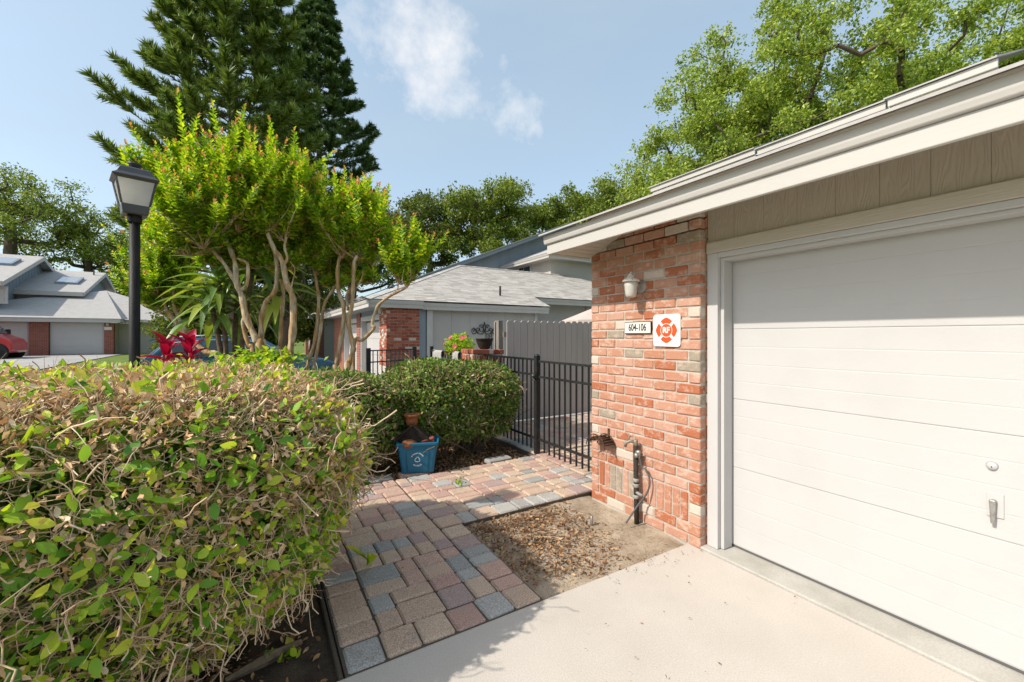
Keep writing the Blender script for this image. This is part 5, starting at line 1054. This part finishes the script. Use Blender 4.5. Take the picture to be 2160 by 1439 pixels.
# ------------------------------------------------------------------ crepe myrtles
def crepe(label, stems, fans, seed, leafm, dens=1.0, group='crepe myrtles in the bed'):
    global rng
    keep_rng = rng; rng = np.random.default_rng(seed)
    b0 = at(*stems[0][0][0]); root = thing('crepe_myrtle', label, 'tree', (b0.x, b0.y, 0))
    for pts, r0, r1 in stems:
        w_ = [at(*p) for p in pts]
        if len(pts) > 3 and pts[0][1] > 715: w_ = [Vector((w_[0].x, w_[0].y, -.08))]+w_
        sm = smooth_pts(w_, 4); k = len(sm); rad = [(r0+(r1-r0)*i/(k-1))*.66*(1+.13*math.sin(i*1.7+r0*90)+.07*math.sin(i*.9+r1*70)) for i in range(k)]
        MB().tube(sm, rad, 9).put('trunk', M['cbark'], root)
    bs = []; LP, LD, LN, LS = [], [], [], []; TP, TD, TN, TS = [], [], [], []
    for (px, py, d, nb, ex, ey, ln) in [(a_, b_+20, c_, d_, e_, f_, g_*.88) for a_, b_, c_, d_, e_, f_, g_ in fans]:             # root pixel, depth, branches, spread, rise
        o_ = np.array(at(px, py, d)); Rt = np.array([CY, -SY, 0]); Fw = np.array([SY, CY, 0])
        for q in range(int(nb*dens)):
            dr = Rt*rng.uniform(-1, 1)*ex+Fw*rng.uniform(-1, 1)*max(ex*.7, .35)+np.array([0, 0, rng.uniform(.35, 1.0)*ey]); L1 = rng.uniform(.35, 1.0)*ln*.55
            dn = dr/np.linalg.norm(dr); e1 = o_+dn*L1; mid = (o_+e1)/2+rng.normal(size=3)*.03; bs.append(([o_, mid, e1], [.008, .006, .004]))
            for s_ in range(10):
                t0 = rng.uniform(.05, 1); st = o_+(e1-o_)*t0; dd = dn*.6+np.array([0, 0, .85])+rng.normal(size=3)*.36; dd /= np.linalg.norm(dd); L2 = rng.uniform(.22, .55)*ln*.8*(1.75 if rng.random() < .16 else .92)
                nseg = 5; pp = [st]
                for k in range(nseg): dd = dd+np.array([0, 0, .10])+rng.normal(size=3)*.10; dd /= np.linalg.norm(dd); pp.append(pp[-1]+dd*L2/nseg)
                bs.append((pp, np.linspace(.0035, .0012, len(pp)))); pp = np.array(pp)
                nl = max(4, int(L2/.0125)); t = np.linspace(.12, 1, nl); f = t*nseg; ii = np.minimum(f.astype(int), nseg-1); seg_ = pp[1:]-pp[:-1]
                p = pp[ii]+seg_[ii]*(f-ii)[:, None]; tg = seg_[ii]/np.linalg.norm(seg_[ii], axis=1, keepdims=True); an = np.arange(nl)*2.4
                sx = np.cross(tg, np.array([.3, .5, .81])); sx /= np.linalg.norm(sx, axis=1, keepdims=True); sy_ = np.cross(tg, sx); rd = sx*np.cos(an)[:, None]+sy_*np.sin(an)[:, None]
                sz = .080*(1-.5*t**3)*rng.uniform(.75, 1.2, nl); ld = rd*.85+tg*.6+np.array([0, 0, .05]); ln_ = tg*.8-rd*.3+np.array([0, 0, .5])+rng.normal(size=(nl, 3))*.25
                tip = (t > .925) & (rng.random(nl) < .75); k_ = ~tip
                TP.append(p[tip]); TD.append((ld+tg)[tip]); TN.append(ln_[tip]); TS.append(sz[tip]); LP.append(p[k_]); LD.append(ld[k_]); LN.append(ln_[k_]); LS.append(sz[k_])
    LP, LD, LN, LS, TP, TD, TN, TS = [np.concatenate(q) for q in (LP, LD, LN, LS, TP, TD, TN, TS)]
    V, T = bulk_tubes(bs, 4); put('branches', npmesh('branches', V, T, M['cbark'], True), root, kind='stuff')
    LEAF = ([(0, 0, 0), (-.27, .4, .07), (0, 1, -.04), (.27, .4, .07), (-.2, .75, .05), (.2, .75, .05)], [(0, 3, 5), (0, 5, 2), (0, 2, 4), (0, 4, 1)])
    V, T = scatter(np.array(LP), frames(np.array(LD), np.array(LN)), np.array(LS), *LEAF); put('crown', npmesh('crown', V, T, leafm), root, kind='stuff')
    V, T = scatter(np.array(TP), frames(np.array(TD), np.array(TN)), np.array(TS), *DIA); put('new_leaves', npmesh('new_leaves', V, T, M['ctip']), root, kind='stuff')
    rng = keep_rng; return root
dA, dB = 5.3, 5.6
A = lambda L_, d=dA: [(x_, y_, d) for x_, y_ in L_]
stA = [(A([(549, 745), (541, 718), (519, 669), (511, 628), (500, 598), (496, 556), (485, 524), (470, 495), (455, 470)]), .075, .030), (A([(498, 598), (474, 558), (455, 536), (436, 512)]), .042, .022), (A([(508, 612), (521, 600), (523, 562), (517, 552), (500, 545)]), .036, .022),
       (A([(532, 745), (526, 733), (513, 688), (518, 664)], dA+.08), .04, .036), (A([(556, 745), (552, 715), (551, 676), (560, 639), (579, 616), (584, 583), (583, 549), (575, 520)], dA+.1), .052, .035),
       (A([(588, 750), (590, 733), (594, 669), (598, 620), (592, 590)], dA+.2), .042, .032), (A([(608, 765), (611, 745), (618, 697), (618, 630), (605, 598), (596, 553), (581, 530), (570, 506), (560, 480)]), .078, .034), (A([(598, 560), (606, 545), (600, 520), (605, 500)]), .03, .018), (A([(614, 610), (622, 572), (618, 560), (612, 552)]), .014, .008)]
fanA = [(455, 480, dA-.1, 15, .85, .9, 1.5), (430, 505, dA-.2, 9, .9, .75, 1.3), (395, 470, dA-.35, 8, .8, .8, 1.15), (500, 470, dA, 13, .7, 1.0, 1.6), (565, 470, dA, 15, .75, 1.0, 1.55), (600, 490, dA+.1, 9, .7, .9, 1.2), (540, 500, dA+.3, 8, .8, .9, 1.4), (360, 440, dA-.3, 6, .9, .8, 1.0), (480, 430, dA-.1, 8, .5, 1, 1.45), (330, 400, dA-.2, 6, .8, .6, .9), (390, 390, dA-.1, 8, .8, .8, 1.0), (440, 410, dA+.2, 8, .8, .7, 1.0), (530, 420, dA+.2, 9, .8, .8, 1.0), (590, 420, dA+.1, 9, .8, .8, 1.0), (620, 470, dA+.2, 8, .8, .6, 1.0), (450, 540, dA+.25, 7, .9, .15, .7), (520, 545, dA+.3, 7, .9, .15, .7), (600, 550, dA+.3, 7, .9, .15, .7), (420, 500, dA+.2, 7, .9, .2, .8), (480, 500, dA+.3, 8, .9, .4, .9), (400, 520, dA-.1, 8, .9, .35, .9), (560, 520, dA+.3, 8, .9, .35, .9), (620, 400, dA+.2, 7, .7, .8, 1.0)]
crepe('crepe myrtle with thick peeling trunks and wide yellow green crown beside the lamp post', stA, fanA, 11, M['cleaf'])
stB = [(A([(649, 775), (651, 760), (663, 725), (670, 670), (672, 628), (668, 600), (664, 570)], dB+.2), .045, .03), (A([(663, 775), (665, 760), (674, 711), (683, 646), (696, 621), (710, 600), (722, 575)], dB+.2), .04, .024),
       (A([(708, 785), (710, 770), (718, 725), (725, 676), (724, 642), (714, 614), (712, 570), (718, 540), (728, 525)], dB), .055, .03), (A([(733, 785), (737, 765), (745, 739), (743, 722), (735, 678), (742, 646), (745, 600), (747, 555), (755, 540)], dB-.05), .062, .03), (A([(746, 736), (764, 718), (788, 694), (785, 683), (795, 649), (813, 631), (836, 617), (855, 607), (858, 590)], dB-.05), .042, .022), (A([(838, 616), (840, 600), (842, 580)], dB-.05), .016, .01), (A([(735, 655), (730, 625), (738, 612)], dB), .028, .018), (A([(749, 610), (762, 590), (766, 570)], dB), .018, .012)]
fanB = [(668, 560, dB+.2, 9, .7, .9, 1.15), (722, 525, dB, 14, .75, .95, 1.25), (755, 530, dB, 13, .75, .95, 1.3), (700, 540, dB+.3, 9, .7, .9, 1.2), (745, 490, dB+.1, 9, .6, 1, 1.1), (858, 588, dB-.05, 9, .42, 1.0, 1.05), (842, 580, dB-.05, 5, .35, .9, .9), (790, 545, dB+.1, 6, .6, .8, .9), (665, 500, dB+.2, 8, .6, .9, 1.15), (640, 530, dB+.2, 8, .8, .4, .9), (690, 480, dB+.1, 8, .8, .7, .9), (720, 450, dB, 8, .7, .8, .9), (770, 460, dB+.1, 8, .7, .8, .95), (790, 500, dB, 7, .7, .6, .8), (680, 585, dB+.3, 6, .9, .1, .6), (770, 580, dB+.2, 6, .8, .1, .6), (740, 540, dB+.2, 8, .9, .3, .8), (700, 560, dB+.3, 7, .8, .3, .8), (870, 540, dB-.05, 5, .5, .7, .7)]
crepe('crepe myrtle with slim trunks and one limb bent towards the neighbouring roof', stB, fanB, 12, M['cleaf'])
dC = 6.9
stC = [(A([(462, 760), (433, 742), (387, 699), (356, 660), (344, 629), (332, 571), (320, 540)], dC), .07, .03), (A([(395, 706), (372, 660), (366, 620), (372, 590)], dC), .05, .025), (A([(356, 662), (330, 620), (318, 600)], dC), .03, .018)]
fanC = [(325, 560, dC, 10, .7, .7, 1.3), (370, 580, dC, 12, .8, .8, 1.4), (330, 605, dC-.1, 10, .8, .5, 1.2), (360, 520, dC, 11, .7, .8, 1.3), (310, 570, dC+.1, 6, .7, .6, 1.1), (400, 560, dC+.2, 10, .8, .8, 1.4), (340, 640, dC, 7, .8, .4, 1.0), (380, 640, dC+.2, 8, .9, .4, 1.1), (420, 620, dC+.3, 8, .8, .5, 1.1)]
crepe('leaning crepe myrtle with darker crown directly behind the lamp post', stC, fanC, 13, M['hleaf_dark'] if False else M['cleaf'])

# ------------------------------------------------------------------ strap leaved plants
def strap(name, L_, w_, droop, lift, fold=.25, seg=7, tip=.08):
    vs = []; 
    for i in range(seg+1):
        t = i/seg; wd = w_*(min(1, .35+2.2*t)*(1-max(0, (t-.45)/.55)**1.6)+.02)
        y = L_*(t-.22*droop*t*t); z_ = L_*(lift*t-droop*t*t)
        for s_ in (-1, 0, 1): vs.append((s_*wd/2, y, z_+abs(s_)*wd*fold))
    mb = MB().add(vs, [(i*3+j, i*3+j+1, (i+1)*3+j+1, (i+1)*3+j) for i in range(seg) for j in range(2)], True); return mb.mesh(name)
def rosette(root, c, n_, meshes, e0, e1, sc0, sc1):
    for i in range(n_):
        az_ = i*2.399+random.uniform(-.3, .3); t = i/(n_-1); tilt = e0+(e1-e0)*t+random.uniform(-.15, .15); s_ = random.uniform(sc0, sc1)
        o = put('leaf', random.choice(meshes), root); o.matrix_basis = Matrix.Translation(Vector(c)+Vector((0, 0, (t-.5)*.28))) @ Matrix.Rotation(az_, 4, 'Z') @ Matrix.Rotation(tilt, 4, 'X') @ Matrix.Scale(s_, 4)
dm = []
for q in range(6):
    me = strap('leaf', .72, .12, random.uniform(.55, .95), random.uniform(.1, .3)); me.materials.append(M['dleaf']); dm.append(me)
dd_ = 5.95; db = at(490, 740, dd_); dr_ = thing('dracaena', 'variegated strap leaved dracaena behind the crepe myrtle trunks', 'plant', (db.x, db.y, 0))
for hx_, hy_, n_ in ((462, 600, 26), (535, 555, 20), (448, 650, 20), (590, 620, 14), (500, 640, 18)):
    hd = at(hx_, hy_, dd_+random.uniform(-.15, .2)); MB().tube(smooth_pts([(db.x+random.uniform(-.1, .1), db.y+random.uniform(-.1, .1), -.08), (Vector((db.x, db.y, .5))+hd)/2, hd]), .032, 8).put('stem', M['stem'], dr_); rosette(dr_, hd, n_, dm, -.35, .95, .75, 1.15)
rm_ = []
for q in range(4):
    me = strap('leaf', .30, .105, random.uniform(.15, .5), random.uniform(.0, .15), .3); me.materials.append(M['redleaf']); rm_.append(me)
for q, (px, py, lab) in enumerate(((352, 742, 'crimson ti plant between the lamp post and blue car, nearer the post'), (400, 738, 'crimson ti plant in front of the blue car beside the leaning trunk'))):
    c = at(px, py, 4.9); rt = thing('ti_plant', lab, 'plant', (c.x, c.y, 0), 'crimson ti plants behind the hedge'); MB().tube([(c.x, c.y, -.06), (c.x, c.y, c.z-.02)], .014, 7).put('stem', M['stem'], rt); rosette(rt, c-Vector((0, 0, .10)), 15, rm_, .15, 1.2, .75, 1.05)
c = at(555, 752, 5.0); fr_ = thing('low_fern', 'low fan of yellowish fern like leaves at the foot of the trunks', 'plant', (c.x, c.y, 0))
n_ = 420; P = np.array([c.x, c.y, c.z-.05])+rng.normal(size=(n_, 3))*np.array([.20, .16, .05]); leafobj('fronds', P, unit(n_)*np.array([1, 1, .3])+[0, 0, .35], unit(n_)*.4+[0, 0, 1.], rng.uniform(.06, .12, n_), M['cleaf'], fr_, DIA, kind='stuff'); MB().tube([(c.x, c.y, -.06), (c.x, c.y, c.z-.05)], .02, 7).put('stem', M['stem'], fr_)

# ------------------------------------------------------------------ big trees
def oak(name, label, base, top_z, cz, rx, ry, rz_, nclump, nleaf, lsize, lm, seed, r_trunk=.28, clump=(.7, 1.3), group=None, flat=.62, fork=None):
    r_ = np.random.default_rng(seed); base = np.array(base, float); root = thing(name, label, 'tree', tuple(base), group)
    u = r_.normal(size=(nclump, 3)); u /= np.linalg.norm(u, axis=1, keepdims=True); u[:, 2] = np.where(u[:, 2] < -.45, -u[:, 2], u[:, 2]); rad = r_.random((nclump, 1))**.38
    cen = np.array([base[0], base[1], cz])+u*rad*np.array([rx, ry, rz_])*(1+.22*np.sin(u[:, :1]*5+seed)*np.cos(u[:, 1:2]*4))
    fz = fork if fork else cz-rz_*.75; nodes = [base+[0, 0, -.2], base+[.05, 0, (fz-base[2])*.5], base+[0, .08, fz-base[2]], base+[.1, 0, (fz+cz)/2-base[2]], base+[0, .1, cz+rz_*.2-base[2]]]; par = [-1, 0, 1, 2, 3]
    order = np.argsort(np.linalg.norm(cen-np.array(nodes[3]), axis=1))
    for k in order:
        t = cen[k]; A_ = np.array(nodes); d = np.linalg.norm(A_-t, axis=1)+np.where(A_[:, 2] > t[2], (A_[:, 2]-t[2])*.9, 0)+np.where(np.arange(len(A_)) < 2, 99, 0); j = int(np.argmin(d)); s_ = A_[j]; D_ = np.linalg.norm(t-s_); p = j
        for f in (.35, .7, 1.0): nodes.append(s_+(t-s_)*f+r_.normal(size=3)*.08*D_*(f < 1)+np.array([0, 0, -.06*D_*math.sin(f*math.pi)])); par.append(p); p = len(nodes)-1
    cnt = np.zeros(len(nodes)); 
    for i in range(len(nodes)-1, 0, -1): cnt[i] += 1; cnt[par[i]] += cnt[i]
    R = np.maximum(.014, r_trunk*(cnt/max(cnt[1], 1))**.48); segs = []; trk = []
    for i in range(1, len(nodes)):
        (trk if i < 3 else segs).append(([nodes[par[i]], (np.array(nodes[par[i]])+nodes[i])/2, nodes[i]], [min(R[par[i]], R[i]*1.35), R[i]*1.12, R[i]]))
    V, T = bulk_tubes(trk, 10); put('trunk', npmesh('trunk', V, T, M['obark'], True), root)
    V, T = bulk_tubes(segs, 6); put('limbs', npmesh('limbs', V, T, M['obark'], True), root)
    # leaves in many small sprays inside each clump
    rc = r_.uniform(*clump, nclump); ns = 26; wts = rc**2/np.sum(rc**2); P = []
    for k in range(nclump):
        m_ = max(6, int(nleaf*wts[k])); sp__ = r_.normal(size=(ns, 3)); sp__ /= np.linalg.norm(sp__, axis=1, keepdims=True); sp__ = cen[k]+sp__*rc[k]*np.array([1, 1, flat])*r_.random((ns, 1))**.4
        P.append(sp__[r_.integers(0, ns, m_)]+r_.normal(size=(m_, 3))*rc[k]*.15)
    P = np.concatenate(P); n_ = len(P); D = r_.normal(size=(n_, 3)); D += np.array([0, 0, -.1]); Nn = r_.normal(size=(n_, 3))*.8+[0, 0, .7]
    V, T = scatter(P, frames(D, Nn), lsize*r_.uniform(.6, 1.3, n_), *DIA); put('crown', npmesh('crown', V, T, lm), root, kind='stuff'); return root
def tree_at(px, d, y0=0.0): p = at(px, HY, d); return (p.x, p.y, gz(p.y)-.1)
# right, behind the garage
g_ = 'tall trees behind the garage'
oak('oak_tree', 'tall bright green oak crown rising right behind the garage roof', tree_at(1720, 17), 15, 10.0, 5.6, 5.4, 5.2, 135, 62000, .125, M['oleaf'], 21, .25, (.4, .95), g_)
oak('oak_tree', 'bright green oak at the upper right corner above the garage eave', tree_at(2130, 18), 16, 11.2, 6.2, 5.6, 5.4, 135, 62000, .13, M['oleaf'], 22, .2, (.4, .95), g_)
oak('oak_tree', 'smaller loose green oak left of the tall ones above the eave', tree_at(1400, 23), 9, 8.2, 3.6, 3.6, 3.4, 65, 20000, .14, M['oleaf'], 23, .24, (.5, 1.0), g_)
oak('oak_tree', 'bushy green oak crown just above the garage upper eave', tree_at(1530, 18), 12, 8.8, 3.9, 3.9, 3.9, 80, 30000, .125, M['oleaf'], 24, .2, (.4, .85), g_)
# centre, beyond the neighbour's roof
g_ = 'trees beyond the neighbouring roof'
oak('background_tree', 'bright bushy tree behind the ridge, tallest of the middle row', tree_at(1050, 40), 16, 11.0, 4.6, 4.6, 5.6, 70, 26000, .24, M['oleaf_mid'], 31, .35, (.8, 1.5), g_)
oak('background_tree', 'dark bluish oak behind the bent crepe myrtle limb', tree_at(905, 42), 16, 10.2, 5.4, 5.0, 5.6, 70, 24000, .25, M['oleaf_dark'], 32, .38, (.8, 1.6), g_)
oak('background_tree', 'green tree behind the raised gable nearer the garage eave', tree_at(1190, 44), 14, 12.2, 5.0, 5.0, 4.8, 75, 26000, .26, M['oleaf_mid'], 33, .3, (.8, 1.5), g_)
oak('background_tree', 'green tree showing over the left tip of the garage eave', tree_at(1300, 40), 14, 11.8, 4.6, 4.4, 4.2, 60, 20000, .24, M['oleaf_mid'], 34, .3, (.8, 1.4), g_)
oak('background_tree', 'dark tree filling the gap behind the trunks and pine', tree_at(740, 30), 12, 6.8, 5.0, 4.0, 4.4, 70, 24000, .2, M['oleaf_dark'], 35, .3, (.7, 1.4), g_)
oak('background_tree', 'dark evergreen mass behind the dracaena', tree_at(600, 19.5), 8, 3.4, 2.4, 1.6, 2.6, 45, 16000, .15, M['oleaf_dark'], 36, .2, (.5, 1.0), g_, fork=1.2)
# left, behind the far house
g_ = 'oaks behind the far house'
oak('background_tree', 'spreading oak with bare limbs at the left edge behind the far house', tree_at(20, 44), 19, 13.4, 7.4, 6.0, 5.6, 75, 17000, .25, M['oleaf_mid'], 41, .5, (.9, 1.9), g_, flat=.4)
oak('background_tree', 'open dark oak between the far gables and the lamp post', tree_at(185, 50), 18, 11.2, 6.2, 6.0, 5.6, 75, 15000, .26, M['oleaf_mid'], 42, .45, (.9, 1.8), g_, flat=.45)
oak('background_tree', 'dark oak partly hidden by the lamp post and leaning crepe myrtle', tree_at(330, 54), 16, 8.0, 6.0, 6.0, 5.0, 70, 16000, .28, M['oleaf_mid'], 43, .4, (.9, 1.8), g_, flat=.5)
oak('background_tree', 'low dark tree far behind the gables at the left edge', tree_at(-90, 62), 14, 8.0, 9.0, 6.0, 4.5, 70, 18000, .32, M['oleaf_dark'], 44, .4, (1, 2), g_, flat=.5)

# ------------------------------------------------------------------ star shaped pines
def pine(label, base, H, z0, L0, seed, m, step=.74, nper=7, needles=160, sidec=4, cap=5.0):
    r_ = np.random.default_rng(seed); root = thing('norfolk_pine', label, 'tree', base, 'tall pines behind the crepe myrtles'); bx, by, bz = base
    MB().tube([(bx, by, bz-.2), (bx+.05, by, H*.4), (bx, by, H)], [.30, .2, .03], 12).put('trunk', M['pbark'], root)
    segs = []; NP, ND, NS = [], [], []; z_ = z0
    def brush(a, b, bend, n_, ln, rad):
        t = r_.random(n_); p = a+(b-a)*t[:, None]+bend*(t*(1-t))[:, None]*4; tg = (b-a)/np.linalg.norm(b-a); rd = r_.normal(size=(n_, 3)); rd -= tg*(rd@tg)[:, None]; rd /= np.linalg.norm(rd, axis=1, keepdims=True)+1e-9
        NP.append(p); ND.append(rd*rad+tg*.55+np.array([0, 0, .35])); NS.append(ln*r_.uniform(.7, 1.2, n_))
    wh = 0
    while z_ < H-.3:
        f = (z_-z0)/(H-z0); Lb = min(cap, L0*(1-f))*(.9+.1*math.sin(z_*3))+.2
        for q in range(nper):
            a_ = 2*np.pi*(q+.5*(wh % 2))/nper+r_.normal()*.12; d = np.array([math.cos(a_), math.sin(a_), 0]); L_ = Lb*r_.uniform(.78, 1.1); rise = r_.uniform(.28, .50)
            p0 = np.array([bx, by, z_+r_.normal()*.1]); p1 = p0+d*L_*.4+[0, 0, L_*.04]; p2 = p0+d*L_*.75+[0, 0, L_*(.10+rise*.28)]; p3 = p0+d*L_+[0, 0, L_*rise]
            segs.append(([p0, p1, p2, p3], [.035, .026, .016, .006])); out_ = np.array([-d[1], d[0], 0])
            brush(p2, p3+d*.1, np.array([0, 0, -.03]), int(needles*2.6), .34, .95); brush(p1, p2, np.zeros(3), needles//2, .22, .9)
            for s_ in range(sidec):
                t = .38+.56*(s_//2)/(max(1, sidec//2-1)+.3); st = p1+(p2-p1)*min(1, (t-.4)/.35) if t < .75 else p2+(p3-p2)*(t-.75)/.25
                sd = 1 if s_ % 2 else -1; ls = L_*.34*(1.15-t)+.28; e_ = st+(d*.72+out_*sd*.75)*ls+np.array([0, 0, ls*r_.uniform(.3, .65)]); segs.append(([st, (st+e_)/2+[0, 0, -.02], e_], [.011, .008, .004])); brush(st+(e_-st)*.15, e_, np.array([0, 0, -.02]), needles, .27, .95)
        z_ += step*(1-.25*f); wh += 1
    V, T = bulk_tubes(segs, 4); put('branches', npmesh('branches', V, T, M['pbark'], True), root)
    P = np.concatenate(NP); D = np.concatenate(ND); s_ = np.concatenate(NS); n_ = len(P); V, T = scatter(P, frames(D, r_.normal(size=(n_, 3))), s_, [(-.10, 0, 0), (.10, 0, 0), (0, 1, .08)], [(0, 1, 2)]); put('crown', npmesh('crown', V, T, m), root, kind='stuff')
pine('large Norfolk pine with upturned bottle brush branches above the crepe myrtle', tree_at(490, 18), 23.5, 4.2, 5.2, 51, M['pneedle'], step=.66, nper=8, needles=130, cap=3.8)
pine('darker narrower Norfolk pine standing behind the large one', tree_at(672, 25), 22.5, 4.5, 5.8, 52, M['pneedle_far'], .72, 7, 130, 4, 3.5)

g_ = 'dark shrubs behind the trunks'
for k, (px, d, h_, lab) in enumerate(((445, 21, 3.0, 'dark shrub behind the dracaena, leftmost of the row'), (530, 22, 3.6, 'dark shrub behind the blue car and thick trunks'), (655, 26, 4.2, 'dark shrub seen between the slim crepe myrtle trunks'), (715, 31, 4.4, 'dark shrub left of the neighbouring garage eave'))):
    oak('background_shrub', lab, tree_at(px, d), h_, h_*.5, 2.4, 1.6, h_*.5, 40, 12000, .17, M['oleaf_dark'], 60+k, .12, (.5, 1.0), g_, fork=.5)
n_ = 60000; th = rng.uniform(0, 2*np.pi, n_); rr_ = rng.uniform(105, 135, n_); hh_ = 9+4*np.sin(th*23)+3*np.sin(th*61+1); P = np.column_stack([rr_*np.sin(th), rr_*np.cos(th), rng.random(n_)**.8*hh_+.2])
V, T = scatter(P, frames(unit(n_), unit(n_)+[0, 0, .5]), rng.uniform(.8, 1.8, n_), *DIA); put('distant_trees', npmesh('distant_trees', V, T, M['oleaf_dark']), None, label='distant belt of dark trees closing the horizon', cat='trees', kind='stuff')

th_ = thing('distant_garage', 'far garage with white doors and brick posts seen between the slim trunks', 'garage', (5, 33, gz(33)))
G3 = gz(33)
for y0_, y1_ in ((26.9, 27.6), (30.3, 30.9), (33.6, 34.3)): MB().box((2.9, y0_, G3-.2), (3.3, y1_, G3+2.3)).put('brick_post', M['bricktex'], th_)
for y0_, y1_ in ((27.6, 30.3), (30.9, 33.6)): MB().box((3.1, y0_+.002, G3-.2), (3.2, y1_-.002, G3+2.3)).put('garage_door', M['white'], th_)
MB().box((3.301, 27.0, G3-.2), (9, 34.2, G3+2.3)).put('wall', M['greywall'], th_); MB().box((2.45, 26.6, G3+2.302), (9.3, 34.7, G3+2.5)).put('fascia', M['trim'], th_)
MB().add([(2.4, 26.5, G3+2.502), (9.4, 26.5, G3+2.502), (9.4, 34.8, G3+2.502), (2.4, 34.8, G3+2.502), (6.2, 30.6, G3+4.1)], [(0, 1, 4), (1, 2, 4), (2, 3, 4), (3, 0, 4)]).put('roof', M['shingle_far'], th_)
